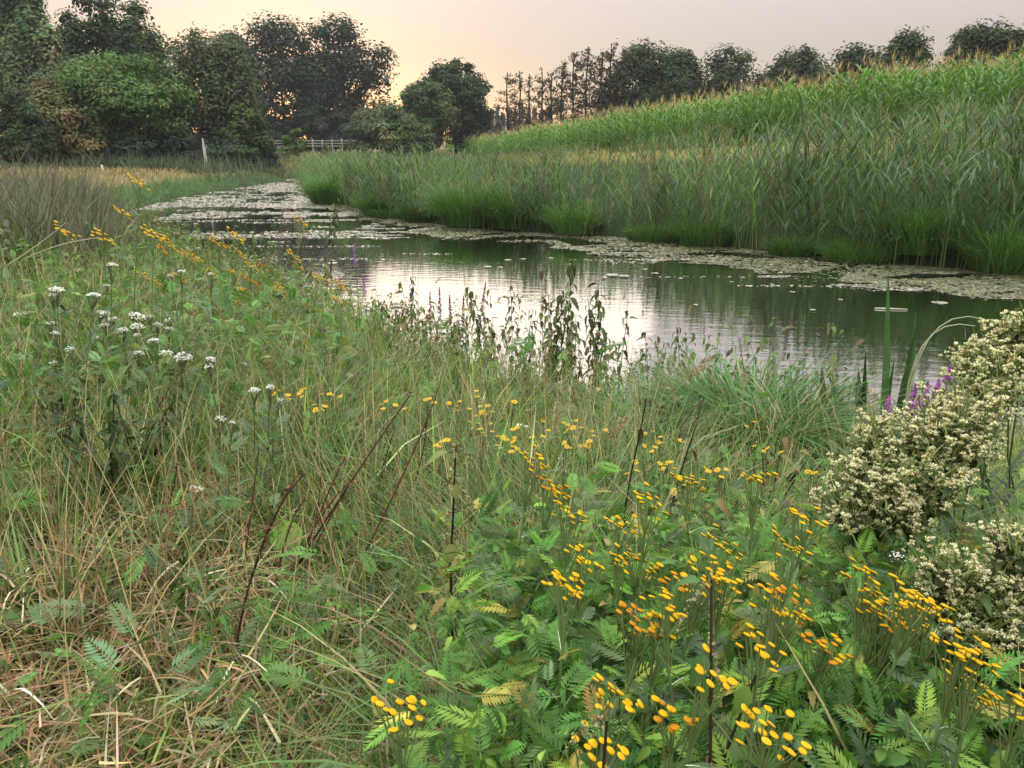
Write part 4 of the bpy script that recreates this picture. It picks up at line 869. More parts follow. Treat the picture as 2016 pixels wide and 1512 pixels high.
tussock(870, 1490, .45, 'fresh green grass tuft at the bottom edge', (.09, .19, .04), 130, .16, .007, 'grass_tuft', .9)
tussock(230, 1460, .22, 'yellow green short tuft at the bottom left', (.17, .20, .05), 260, .2, .005, 'grass_tuft', .8)
tussock(1050, 975, .42, 'dense green fine grass tuft in the middle of the meadow', (.075, .15, .05), 900, .5, .005, 'grass_tuft', 1.0)

# ------------------------------------------------------------------ small yellow daisies and white bits in the mid grass
def daisy():
    mb = MB(); n = 9
    for i in range(n):
        a = i * 2 * math.pi / n; c, s = math.cos(a), math.sin(a)
        mb.add([(c * .12 - s * .08, s * .12 + c * .08, 0), (c * .12 + s * .08, s * .12 - c * .08, 0), (c * .5 + s * .09, s * .5 - c * .09, -.06), (c * .52 - s * .09, s * .52 + c * .09, -.06)], [[0, 1, 2, 3]], (.70, .45, .03))
    a = np.arange(6) * math.pi / 3; mb.add(np.vstack([np.stack([.16 * np.cos(a), .16 * np.sin(a), 0 * a + .02], 1), [[0, 0, .1]]]), [[i, (i + 1) % 6, 6] for i in range(6)], (.42, .22, .02)); return mb
ME_DAISY = daisy().mesh('flower_head', M_PETAL)
dz = [(550, 768), (567, 778), (590, 772), (610, 790), (640, 790), (660, 770), (600, 765), (622, 805), (760, 790), (795, 805), (845, 785), (870, 868), (905, 790), (925, 805), (940, 780), (925, 830), (960, 800), (970, 812), (990, 822), (1010, 845), (1000, 790), (1070, 830), (1085, 835), (1110, 832), (1120, 845), (1145, 842), (1070, 860), (1110, 872), (1130, 875), (1160, 870), (1165, 850), (1195, 850), (1270, 852), (1285, 850), (1300, 860), (1290, 880), (1255, 928), (1300, 915), (1320, 910), (1395, 928), (1430, 925), (1010, 870), (1050, 870), (980, 860), (945, 845), (900, 800), (1485, 830), (1610, 935), (1490, 870), (1510, 882), (1700, 945), (1720, 800), (1722, 770)]
items = []
for i, (px, py) in enumerate(dz):
    h = .42 + .1 * random.random(); g = T(px, py, h); r = np.random.default_rng(i)
    root = thing('ragwort_plant', 'x', 'flower', g, (0, 0, r.random() * 6), 'small yellow ragworts in the middle grass'); mb = MB(); n = 2 + i % 3
    P = np.stack([r.normal(size=n) * .035, r.normal(size=n) * .035, h - .03 * r.random(n)], 1); P[0] = (0, 0, h)
    for p_ in P: tube(mb, [(0, 0, 0), (p_[0] * .2, p_[1] * .2, h * .6), p_ - [0, 0, .004]], [.0026, .002, .0014], (.09, .10, .04), 3); 
    mb.build('stem', M_STEM, root)
    for p_ in P: link('flower_head', ME_DAISY, root, mat4=m4(rots(r.random() * 6, r.normal() * .3, r.normal() * .3), p_, .026 * (.8 + .4 * r.random())))
    mb = MB(); m = 7; zz = np.linspace(.1, .8, m) * h; inst(mb, TP_PIN[2], rots(np.arange(m) * 2.4, R_(35), 0), np.stack([0 * zz, 0 * zz, zz], 1), .07, jit(TG, m)); mb.build('foliage', M_LEAF, root)
    items.append((root, px, py, NUM[n]))
rank(items, 'small orange yellow ragwort with {text} flowers, {ord} from the left in the {row}', 4, ['nearest row', 'second row', 'third row', 'farthest row'])
cl = [(1022, 838, 'left one of two white clover heads close together'), (1035, 842, 'right one of two white clover heads close together'), (985, 883, 'single white clover head below the ragworts'), (1105, 905, 'white clover head beside the brown stems'), (1115, 930, 'white clover head under the brown stems'), (1160, 962, 'lowest white clover head in the middle grass')]
for px, py, lb in cl:
    h = .3; g = T(px, py, h); root = thing('white_clover', lb, 'flower', g, group='white clover heads'); mb = MB(); tube(mb, [(0, 0, 0), (0, 0, h)], [.002, .0015], (.08, .12, .04), 3); mb.build('stem', M_STEM, root)
    mb = MB(); inst(mb, TP_PUFF[0], rots(np.zeros(1), 0, 0), np.array([[0, 0, h]]), .026, np.array([1.25, 1.45, 2.1])); mb.build('flower_head', M_PETAL, root)

# ------------------------------------------------------------------ near meadow: grasses and undergrowth (uncountable)
def sector(n, d0, d1, a0=-44, a1=44, power=1.0):
    u = rng.random(n); k = 2 - power
    d = (d0 ** k + (d1 ** k - d0 ** k) * u) ** (1 / k) if abs(k) > 1e-6 else d0 * (d1 / d0) ** u
    a = R_(a0) + R_(a1 - a0) * rng.random(n); return d * np.sin(a), d * np.cos(a)
def near_land(x, y):
    dl, dr, dc, zc, wat, corn = fields(x, y); return (~wat) & (dl < dr), dl
blobs = [(470, 1400, .42), (250, 1480, .5), (60, 1450, .5), (300, 1120, .5), (110, 980, .6), (60, 1250, .55), (430, 1010, .55), (560, 960, .5), (340, 1290, .4), (200, 1350, .5), (1180, 900, .4), (1900, 1000, .35), (520, 1180, .3), (230, 850, .5), (20, 850, .7)]
BL = [(T(a_, b_, 0.05), r_) for a_, b_, r_ in blobs]
def dryness(x, y):
    d = .22 * vnoise(x, y, .5, 3) + .25 * vnoise(x, y, 1.6, 4)
    for c_, r_ in BL: d = np.maximum(d, np.exp(-(((x - c_[0]) ** 2 + (y - c_[1]) ** 2) / (2 * (r_ * .6) ** 2))) * (.42 + .75 * vnoise(x, y, .25, 5)))
    return np.clip(d, 0, 1)
def lush(x, y):                                   # where the tall tansies stand
    return sstep(-.28, .05, x + .10 * (vnoise(x, y, .4, 8) - .5) + .18 * np.clip(y - 1.2, -.6, 2) * 0) * sstep(2.2, 1.5, y)
GRN = np.array([.105, .215, .050]); OLV = np.array([.18, .225, .066]); STR = np.array([.44, .34, .18]); BRN = np.array([.27, .155, .075]); BLU = np.array([.09, .165, .07]); LIM = np.array([.23, .36, .065])
def near_grass(n, d0, d1, power, lo_, hi_, wid, segs, name, label):
    x, y = sector(n, d0, d1, -46, 46, power); ok, dl = near_land(x, y); ok &= dl > .12
    # tufts: draw blades towards shared centres
    x, y, dl = x[ok], y[ok], dl[ok]; n = len(x)
    D = np.hypot(x, y); dry = dryness(x, y); lu = lush(x, y)
    keep = rng.random(n) > .55 * lu
    x, y, dl, D, dry, lu = [a_[keep] for a_ in (x, y, dl, D, dry, lu)]; n = len(x)
    s = .10 + .02 * D; cxn, cyn = np.round(x / s) * s, np.round(y / s) * s; pull = .45 * rng.random(n)
    jx = (vnoise(cxn, cyn, .013, 1) - .5) * s * 1.6; jy = (vnoise(cxn, cyn, .013, 2) - .5) * s * 1.6
    xt, yt = x + (cxn + jx - x) * pull, y + (cyn + jy - y) * pull
    az = np.where(rng.random(n) < .65, np.arctan2(yt - cyn - jy, xt - cxn - jx) + rng.normal(size=n) * .5, rng.random(n) * 6.28)
    hv = .55 + .9 * vnoise(x, y, .55, 6); left = sstep(.2, -.6, x) * sstep(3.4, 2.2, y)
    L = (lo_ + (hi_ - lo_) * rng.random(n) ** 1.4) * hv * (1 - .45 * left) * (1 + .12 * sstep(3, 6, D)) * (1 - .35 * dry * left)
    isdry = rng.random(n) < dry * .85 + .06
    r1 = rng.random(n)[:, None]; g = np.where(r1 < .5, GRN, np.where(r1 < .68, BLU, np.where(r1 < .88, OLV, LIM)))
    g = g * (1 + .25 * (vnoise(x, y, .8, 9)[:, None] - .5))
    c = np.where(isdry[:, None], np.where(rng.random(n)[:, None] < .55, STR, BRN * (1 + rng.random((n, 1)))), g)
    c = np.where((rng.random(n) < .09)[:, None], np.array([.40, .44, .24]), c); c = jit(c, n, .28, .07)  # pale blades mixed in: highlights on the grass painted as colour
    lean = np.where(isdry, .5 + .8 * rng.random(n), .08 + .5 * rng.random(n) ** 1.5); curl = np.where(isdry, .9 + 1.5 * rng.random(n), .4 + 1.4 * rng.random(n) ** 1.5)
    tip = np.where((rng.random(n) < .3)[:, None], STR * .9, c)
    w = wid * (.5 + .8 * rng.random(n) ** 1.5) * (1 + .12 * D)
    mb = MB(); blades(mb, np.stack([xt, yt, hgt(xt, yt) - .01], 1), az, L, w, lean, curl, c, segs, tip)
    return stuff(mb.build(name, M_GRASS), label)
near_grass(62000, 1.0, 4.2, 1.0, .20, .60, .0064, 3, 'meadow_grass', 'mixed green and dry grass of the near meadow')
near_grass(50000, 3.6, 12.5, 1.25, .24, .58, .0065, 3, 'bank_grass', 'green and dry grass between the meadow and the near bank')
def straw():
    """dry tangled litter lying low over the left foreground"""
    n = 46000; x, y = sector(n, 1.2, 5.0, -44, 30, 1.1); ok, dl = near_land(x, y); d = dryness(x, y); ok &= (rng.random(n) < d * .65 + .04) & (dl > .3); x, y = x[ok], y[ok]; n = len(x)
    z = hgt(x, y) + .02 + .10 * rng.random(n) ** 1.5 * (1 + vnoise(x, y, .3, 12))
    c = np.where(rng.random((n, 1)) < .5, STR * .92, BRN * 1.25); c = np.where(rng.random((n, 1)) < .22, OLV * 1.25, c); c = np.where(rng.random((n, 1)) < .10, np.array([.62, .52, .36]), c); c = jit(c, n, .34, .08); mb = MB()
    blades(mb, np.stack([x, y, z], 1), rng.random(n) * 6.28, .08 + .18 * rng.random(n), .0056 * (.6 + rng.random(n)), .95 + .6 * rng.random(n), -.3 + 1.5 * rng.random(n), c, 4, None, .9)
    stuff(mb.build('dry_straw', M_GRASS), 'tangled dry straw lying over the left foreground')
straw()
def undergrowth():
    mb = MB()
    # ferny tansy leaves filling the lower right
    n = 13000; x, y = sector(n, .95, 2.9, -20, 46, .9); lu = lush(x, y); ok = rng.random(n) < lu; x, y = x[ok], y[ok]; n = len(x)
    z = hgt(x, y) + .16 + .56 * rng.random(n) ** .6
    for j in range(4):
        m = np.arange(n) % 4 == j; k = m.sum()
        inst(mb, TP_PIN[j], rots(rng.random(k) * 6.28, R_(18) + rng.normal(size=k) * .45, rng.normal(size=k) * .5), np.stack([x[m], y[m], z[m]], 1), .04 + .055 * rng.random(k), jit(np.where(rng.random((k, 1)) < .52, TG, np.where(rng.random((k, 1)) < .5, TG2, np.where(rng.random((k, 1)) < .8, TG3, np.array([.38, .33, .07])))), k, .28, .09))
    n = 6500; x, y = sector(n, .95, 2.9, -22, 46, .9); lu = lush(x, y); ok = rng.random(n) < lu; x, y = x[ok], y[ok]; n = len(x); z = hgt(x, y) + .2 + .52 * rng.random(n) ** .7
    inst(mb, TP_NETN, rots(rng.random(n) * 6.28, rng.normal(size=n) * .5, rng.normal(size=n) * .5), np.stack([x, y, z], 1), .02 + .035 * rng.random(n), jit(np.where(rng.random((n, 1)) < .6, TG, np.where(rng.random((n, 1)) < .7, TG2, np.array([.34, .30, .10]))), n, .28, .09))
    n = 3200; x, y = sector(n, .95, 3.2, -25, 46, .9); k_ = lush(x, y) > .4; x, y = x[k_], y[k_]; n = len(x); p = np.stack([x, y, hgt(x, y)], 1)
    blades(mb, p, rng.random(n) * 6.28, .55 + .45 * rng.random(n), .007 + .006 * rng.random(n), .05 + .3 * rng.random(n), .5 + 1.9 * rng.random(n) ** 1.5, jit(np.where(rng.random((n, 1)) < .75, np.array([.13, .22, .06]), np.array([.34, .28, .14])), n, .2, .06), 6)
    stuff(mb.build('tansy_undergrowth', M_LEAF), 'ferny green tansy leaves filling the gaps between the plants')
    # herbs scattered through the rest: ferny and oval leaves
    mb = MB(); n = 5200; x, y = sector(n, 1.7, 11.5, -44, 44, 1.2); ok, dl = near_land(x, y); ok &= (dl > .3) & (rng.random(n) > .75 * dryness(x, y)); x, y = x[ok], y[ok]; n = len(x); D = np.hypot(x, y)
    clump = vnoise(x, y, .5, 14) > .42; x, y, D = x[clump], y[clump], D[clump]; n = len(x)
    z = hgt(x, y) + .04 + (.28 + .3 * sstep(3, 6, D)) * rng.random(n)
    for j in range(4):
        m = np.arange(n) % 4 == j; k = m.sum()
        inst(mb, TP_PIN[j], rots(rng.random(k) * 6.28, R_(20) + rng.normal(size=k) * .5, rng.normal(size=k) * .5), np.stack([x[m], y[m], z[m]], 1), .07 + .10 * rng.random(k), jit(np.where(rng.random((k, 1)) < .6, TG * 1.05, TG3), k, .25, .08))
    n = 9000; x, y = sector(n, 2.2, 12, -44, 44, 1.0); ok, dl = near_land(x, y); ok &= (dl > .15) & (vnoise(x, y, .45, 15) > .45); x, y = x[ok], y[ok]; n = len(x); D = np.hypot(x, y)
    z = hgt(x, y) + .03 + (.25 + .4 * sstep(3, 6, D)) * rng.random(n)
    inst(mb, TP_NETN, rots(rng.random(n) * 6.28, rng.normal(size=n) * .5 - .1, rng.normal(size=n) * .3), np.stack([x, y, z], 1), (.03 + .05 * rng.random(n)), jit(np.where(rng.random((n, 1)) < .8, np.array([.07, .125, .038]), np.array([.2, .2, .06])), n, .28, .08))
    stuff(mb.build('meadow_undergrowth', M_LEAF), 'mixed low herb leaves between the grasses')
undergrowth()
def culms():
    """thin dry flowering culms and dead stems standing above the grass"""
    mb = MB(); n = 4200; x, y = sector(n, 2.0, 10.5, -44, 44, 1.2); ok, dl = near_land(x, y); ok &= (dl > .3) & (vnoise(x, y, .9, 90) > .40) & (lush(x, y) < .5); x, y = x[ok], y[ok]; n = len(x)
    c = jit(np.where(rng.random((n, 1)) < .55, np.array([.48, .38, .20]), np.where(rng.random((n, 1)) < .6, np.array([.26, .16, .085]), np.array([.20, .24, .09]))), n, .22, .06)
    blades(mb, np.stack([x, y, hgt(x, y)], 1), rng.random(n) * 6.28, .40 + .38 * rng.random(n), .0035 * (1 + .14 * np.hypot(x, y)), .02 + .30 * rng.random(n) ** 1.5, .1 + .9 * rng.random(n) ** 2, c, 4, None, 1.0)
    stuff(mb.build('dry_culms', M_GRASS), 'thin dry grass culms standing through the meadow')
    mb = MB(); n = 7500; x, y = sector(n, 4.0, 14, -42, -11.5, 1.1); ok, dl = near_land(x, y); ok &= (dl > .2) & (dl < 6.5) & (vnoise(x, y, 1.1, 91) > .30); x, y = x[ok], y[ok]; n = len(x)
    z = hgt(x, y) + .08 + (.34 + .62 * vnoise(x, y, .8, 92)) * rng.random(n) ** .8
    for j in range(4):
        m = np.arange(n) % 4 == j; k = m.sum()
        inst(mb, TP_PIN[j], rots(rng.random(k) * 6.28, R_(30) + rng.normal(size=k) * .45, rng.normal(size=k) * .5), np.stack([x[m], y[m], z[m]], 1), .05 + .07 * rng.random(k), jit(np.where(rng.random((k, 1)) < .5, TG, np.where(rng.random((k, 1)) < .5, TG3, OLV)), k, .30, .09))
    n = 9000; x, y = sector(n, 4.2, 14, -42, -9, 1.1); ok, dl = near_land(x, y); ok &= (dl > .15) & (dl < 6.5); x, y = x[ok], y[ok]; n = len(x)
    blades(mb, np.stack([x, y, hgt(x, y)], 1), rng.random(n) * 6.28, .35 + .62 * rng.random(n), .0062 * (1 + .1 * np.hypot(x, y)) * (.5 + .7 * rng.random(n)), .05 + .4 * rng.random(n), .2 + 1.2 * rng.random(n), jit(np.where(rng.random((n, 1)) < .45, GRN, np.where(rng.random((n, 1)) < .5, OLV, np.array([.42, .36, .19]))), n, .25, .07), 3)
    stuff(mb.build('bank_herbs', M_LEAF), 'dense ferny herbs on the left part of the near bank')
culms()
def bank_stalks():
    """tall tangled stalks with small leaves and seed tufts right at the near water edge"""
    mb = MB(); n = 60000; x = -9 + 15 * rng.random(n); y = 4 + 14 * rng.random(n); ok, dl = near_land(x, y); ok &= (dl < 1.5) & (dl > .05) & (rng.random(n) < .16) & (vnoise(x, y, .6, 95) > .34); x, y = x[ok], y[ok]; n = len(x)
    h = (.45 + .55 * rng.random(n) ** 1.3) * (.7 + .6 * vnoise(x, y, .9, 96)) * (1 - .35 * sstep(1.2, 3.0, x)); az = rng.random(n) * 6.28; lean = .02 + .22 * rng.random(n)
    c = jit(np.where(rng.random((n, 1)) < .4, np.array([.20, .24, .09]), np.where(rng.random((n, 1)) < .5, np.array([.30, .23, .12]), np.array([.10, .075, .045]))), n, .25, .08)
    P = np.stack([x, y, hgt(x, y)], 1); blades(mb, P, az, h, .0085, lean, .25, c, 3, None, 1.0)
    k = 9; t = .35 + .65 * rng.random((n, k)); th = (lean + .12)[:, None]; dx = np.cos(az)[:, None] * np.sin(th); dy = np.sin(az)[:, None] * np.sin(th)
    L = t * h[:, None]; pos = np.stack([P[:, :1] + dx * L, P[:, 1:2] + dy * L, P[:, 2:] + np.cos(th) * L], -1).reshape(-1, 3); m = len(pos)
    inst(mb, TP_NET3, rots(rng.random(m) * 6.28, -.3 + .6 * rng.normal(size=m), rng.normal(size=m) * .4), pos, .03 + .05 * rng.random(m), jit(np.where(rng.random((m, 1)) < .62, np.array([.12, .18, .055]), np.where(rng.random((m, 1)) < .6, np.array([.24, .20, .09]), np.array([.12, .085, .05]))), m, .28, .09))
    stuff(mb.build('bank_stalks', M_GRASS), 'tangled tall stalks with small leaves along the near water edge')
bank_stalks()

# ------------------------------------------------------------------ left bank further on
def left_bank():
    mb = MB(); n = 26000; x, y = sector(n, 11, 58, -44, -10, 1.1); dl, dr, dc, zc, wat, corn = fields(x, y); ok = (~wat) & (dl < dr) & (dl < 26) & (dl > .05); x, y, dl = x[ok], y[ok], dl[ok]; n = len(x); D = np.hypot(x, y)
    px, py = project(np.stack([x, y, hgt(x, y)], 1))
    edge = dl < 1.3 + .9 * vnoise(x, y, 3, 21)
    ang = np.degrees(np.arctan2(x, y))
    tallw = (D < 30) & (ang < -27.0 - 1.2 * (vnoise(x, y, 2, 33) - .5)) & (D > 13)
    tan_ = np.array([.37, .30, .15]); tan2 = np.array([.26, .16, .075]); og = np.array([.15, .17, .06]); eg = np.array([.085, .20, .055]); pw = np.array([.075, .085, .045]); pur = np.array([.12, .10, .085])
    k = vnoise(x, y, 4, 22)[:, None]; r1 = rng.random((n, 1))
    c = np.where(r1 < .3 + .6 * k, tan_, np.where(r1 < .8, og, tan2)); c = np.where(edge[:, None], eg * (.7 + .6 * rng.random((n, 1))), c); c = np.where(tallw[:, None], np.where(r1 < .55, pw, pur), c)
    L = np.where(edge, .22 + .22 * rng.random(n), np.where(tallw, .7 + .6 * rng.random(n), .22 + .30 * rng.random(n)))
    w = np.clip(.0011 * D, .010, .05) * (.6 + .8 * rng.random(n))
    blades(mb, np.stack([x, y, hgt(x, y) - .02], 1), rng.random(n) * 6.28, L, w, .1 + .4 * rng.random(n), .2 + .8 * rng.random(n), jit(c, n, .2, .06), 2, np.where(tallw[:, None], pur, c))
    stuff(mb.build('far_meadow_grass', M_GRASS), 'tan meadow grass and green fringe along the far left bank')
    mb = MB(); n = 5200; x, y = sector(n, 11, 25, -46, -25.6, 1.0); ok, dl = near_land(x, y); ok &= (dl > .5); x, y = x[ok], y[ok]; n = len(x); ang = np.degrees(np.arctan2(x, y))
    hh = (.50 + 1.0 * sstep(-25.8, -28.5, ang)) * (.75 + .5 * vnoise(x, y, 1.6, 93)); low = rng.random((n, 1))
    blades(mb, np.stack([x, y, hgt(x, y)], 1), rng.random(n) * 6.28, hh * (.7 + .5 * rng.random(n)), .030 * (.6 + .8 * rng.random(n)), .05 + .4 * rng.random(n), .1 + .8 * rng.random(n), jit(np.where(low < .55, np.array([.085, .12, .055]), np.where(low < .8, np.array([.14, .17, .075]), np.array([.16, .115, .10]))), n, .25, .07), 3, np.where(low < .45, np.array([.15, .115, .105]), np.array([.12, .14, .07])))
    stuff(mb.build('bank_weeds', M_GRASS), 'tall grey green and purplish weeds on the left bank')
    # grey green reeds at the river bend
    mb = MB(); n = 5200; x = -26 + 24 * rng.random(n); y = 44 + 34 * rng.random(n); dl, dr, dc, zc, wat, corn = fields(x, y); ok = (~wat) & (dl < dr) & (dl < 4.5 + 3 * vnoise(x, y, 5, 2)) & (y > 46 + 3 * vnoise(x, y, 2, 5)); x, y = x[ok], y[ok]; n = len(x)
    blades(mb, np.stack([x, y, hgt(x, y)], 1), rng.random(n) * 6.28, .8 + .8 * rng.random(n), .05, .05 + .2 * rng.random(n), .2 + .5 * rng.random(n), jit((.095, .13, .07), n, .2, .06), 3)
    stuff(mb.build('bend_reeds', M_GRASS), 'grey green reeds at the river bend')
    # purple brown dead stems on the left
    mb = MB(); n = 350; x, y = sector(n, 14, 27, -40, -26, 1.0); ok, dl = near_land(x, y); ok &= dl > 1.0; x, y = x[ok], y[ok]; n = len(x)
    blades(mb, np.stack([x, y, hgt(x, y)], 1), rng.random(n) * 6.28, 1.0 + .5 * rng.random(n), .022, .05 + .15 * rng.random(n), .1 + .3 * rng.random(n), jit((.10, .08, .07), n, .3, .08), 3)
    stuff(mb.build('dead_weeds', M_GRASS), 'purple brown stems of dead weeds on the left bank')
    mb = MB(); n = 9000; x = -44 + 31 * rng.random(n); y = 47 + 10 * rng.random(n); dl, dr, dc, zc, wat, corn = fields(x, y); ok = ~wat & (dl < dr) & (dl > 2.5) & (y > 50.5 + 4 * (vnoise(x, y, 4, 80) - .5)) & (x > -40 + 2 * vnoise(x, y, 3, 81)); x, y = x[ok], y[ok]; n = len(x)
    blades(mb, np.stack([x, y, hgt(x, y)], 1), rng.random(n) * 6.28, (.5 + .6 * rng.random(n)) * (.6 + .8 * vnoise(x, y, 3, 82)), .09, .1 + .5 * rng.random(n), .2 + 1.0 * rng.random(n), jit((.06, .085, .05), n, .25, .08), 3)
    stuff(mb.build('wood_edge_weeds', M_GRASS), 'dark green weeds along the foot of the left wood')
    # rough grass before the fence
    mb = MB(); n = 9000; x = -42 + 34 * rng.random(n); y = 62 + 50 * rng.random(n); dl, dr, dc, zc, wat, corn = fields(x, y); ok = ~wat & ~corn; x, y = x[ok], y[ok]; n = len(x)
    blades(mb, np.stack([x, y, hgt(x, y)], 1), rng.random(n) * 6.28, .25 + .35 * rng.random(n), .09, .1 + .4 * rng.random(n), .5 * rng.random(n), jit(np.where(rng.random((n, 1)) < .7, tan_, og), n, .2, .06), 2)
    stuff(mb.build('fence_meadow_grass', M_GRASS), 'dry tan grass in front of the white fence')
left_bank()

# ------------------------------------------------------------------ reeds on the far bank
def reed_mesh(seed, h=2.2, plume=False):
    r = np.random.default_rng(seed); mb = MB(); c = np.array([1.0, 1.0, 1.0])
    t = np.linspace(0, 1, 4); bx, by = r.normal(size=2) * .12
    st = np.stack([bx * t ** 2, by * t ** 2, h * t], 1); mb.add(np.stack([st - [.007, .003, 0], st + [.007, .003, 0]], 1).reshape(-1, 3), [[2 * i, 2 * i + 1, 2 * i + 3, 2 * i + 2] for i in range(3)], c * [1.2, 1.0, .8])
    n = 7; z = np.linspace(.30, .97, n) + r.normal(size=n) * .02; pos = np.stack([np.interp(z, t, st[:, 0]), np.interp(z, t, st[:, 1]), z * h], 1)
    az = r.random() * 6.28 + np.arange(n) * math.pi + r.normal(size=n) * .5
    blades(mb, pos, az, .50 + .30 * r.random(n), .052, .35 + .35 * r.random(n), .1 + .7 * r.random(n), np.tile(c, (n, 1)) * (.8 + .4 * r.random((n, 1))), 2)
    if plume:
        m = 6; blades(mb, np.tile(st[-1], (m, 1)) - np.stack([0 * z[:1].repeat(m), 0 * z[:1].repeat(m), .2 * r.random(m)], 1), 6.28 * r.random(m), .2, .03, .15 + .3 * r.random(m), .5, np.tile(np.array([1.7, 1.05, 1.3]), (m, 1)), 2)
    return mb
REED_N = 10
reeds_tpl = [tpl(reed_mesh(100 + i, 1.9 + .12 * (i % 5), i % 3 == 0)) for i in range(REED_N)]
RC = np.array([.100, .172, .076])
def reed_zone(x, y):
    dl, dr, dc, zc, wat, corn = fields(x, y); t = dr / (dr + dc + 1e-6)
    return (((~wat) & (dr < dl)) | (wat & (dr < .5))) & ~corn, dr, dc, t
def reeds():
    # scatter in bands along the right bank; thinner and shorter towards the field
    seg = np.diff(RB[1:-1], axis=0); L = np.linalg.norm(seg, axis=1); cum = np.concatenate([[0], np.cumsum(L)])
    n = 12500; u = rng.random(n); s = cum[-1] * u; i = np.clip(np.searchsorted(cum, s) - 1, 0, len(L) - 1); base = RB[1 + i] + seg[i] * ((s - cum[i]) / L[i])[:, None]
    nd = np.stack([-seg[i][:, 1], seg[i][:, 0]], 1) / L[i][:, None]
    nd *= np.sign((nd[:, :1] * 1.0 + nd[:, 1:] * .6) + 1e-9)
    off = -.35 + 24 * rng.random(n) ** 1.7
    p = base + nd * off[:, None]; x, y = p[:, 0], p[:, 1]
    ok, dr, dc, t = reed_zone(x, y); D = np.hypot(x, y)
    gap = np.exp(-((x - 3.6) ** 2 / 14 + (y - 34.5) ** 2 / 60))       # the yellow grass strip shows here
    ok &= (rng.random(n) < 1.0 - .75 * sstep(.62, .95, t)) & (rng.random(n) > .92 * gap) & (D > 11)
    x, y, dr, t, D = x[ok], y[ok], dr[ok], t[ok], D[ok]; n = len(x)
    z = hgt(x, y); z = np.maximum(z, -.05)
    uu = x / y; hs = (.86 + .28 * rng.random(n)) * (.56 + .34 * sstep(.10, .36, uu) + .14 * sstep(-.05, -.2, uu)) * (1 - .32 * sstep(.10, .38, t)) * (1 - .55 * sstep(.55, .9, t) * sstep(.75, .35, vnoise(x, y, 3.5, 97) + .25 * sstep(8, 16, x))) * (.66 + .45 * vnoise(x, y, 2.2, 40) + .25 * vnoise(x, y, .7, 43)) * (1 - .22 * sstep(28, 50, D))
    v = vnoise(x, y, 2.0, 41)[:, None]; col = RC * (.55 + .95 * v) * (.75 + .5 * rng.random((n, 1))); col = np.where(rng.random((n, 1)) < .12 + .35 * sstep(.55, .8, vnoise(x, y, 1.8, 42))[:, None] * sstep(3, .5, dr)[:, None], np.array([.15, .27, .06]), col)
    col = np.where((rng.random(n) < .07)[:, None], np.array([.20, .16, .075]), col)
    col = jit(col, n, .14, .05)
    az = rng.random(n) * 6.28; lean = R_(90) + rng.normal(size=n) * .07
    Rz = np.zeros((n, 3, 3)); ca, sa = np.cos(az), np.sin(az); hs = hs * np.where(rng.random(n) < .08, 1.22, 1); tl = rng.normal(size=(n, 2)) * .11
    Rz[:, 0, 0] = ca; Rz[:, 0, 1] = -sa; Rz[:, 1, 0] = sa; Rz[:, 1, 1] = ca; Rz[:, 2, 2] = 1; Rz[:, 0, 2] = tl[:, 0]; Rz[:, 1, 2] = tl[:, 1]
    P = np.stack([x, y, z], 1); kind = rng.integers(0, REED_N, n)
    px, py = project(P); vis = (px > -60) & (px < 2080)
    order = np.where(vis & (dr < .9), D, 1e6).argsort()[:170]; ind = np.zeros(n, bool); ind[order] = True; ind &= (D < 40)
    mb = MB()
    for k in range(REED_N):
        m = (kind == k) & ~ind; inst(mb, reeds_tpl[k], Rz[m], P[m], hs[m], col[m])
    stuff(mb.build('reed_bed', M_GRASS), 'dense blue green reed bed covering the far bank')
    proto = {}
    for j in np.flatnonzero(ind):
        key = (int(kind[j]), int(rng.integers(0, 3)))
        if key not in proto:
            mm = MB(); inst(mm, reeds_tpl[key[0]], np.eye(3)[None], np.zeros((1, 3)), 1.0, np.array([RC * .85, RC * 1.2, np.array([.09, .17, .045])][key[1]])); proto[key] = mm.mesh('reed_stalk', M_GRASS)
        o = link('reed_stalk', proto[key], mat4=m4(Rz[j], P[j], hs[j])); tag(o, 'single green reed stalk with pointed leaves along the water side of the reed bed', 'reed', 'reed stalks along the far water edge')
reeds()
def shore_clump(px, py, w, h, label, col, n=520, flop=1.2, depth_off=0.0):
    g = at_z(px, py, 0.0); d = g[:2] / np.hypot(g[0], g[1]); g[:2] += d * depth_off; g[2] = max(h1(g[0], g[1]), 0); D = np.hypot(g[0], g[1]); rad = w / F * D
    root = thing('shore_grass', label, 'grass clump', g, group='grass clumps at the far water edge'); mb = MB()
    a = rng.random(n) * 6.28; q = rad * np.sqrt(rng.random(n)) * .8; pos = np.stack([q * np.cos(a), q * np.sin(a) * .8, 0 * a], 1)
    hh = h * (1.1 - .55 * (q / rad) ** 2); blades(mb, pos, a + rng.normal(size=n) * .6, hh * (.7 + .5 * rng.random(n)), .0012 * D * (.7 + .6 * rng.random(n)), .15 + .4 * rng.random(n), flop * (.4 + .8 * rng.random(n)), jit(col, n, .2, .07), 4)
    mb.build('foliage', M_GRASS, root)
BRG = np.array([.10, .215, .045])
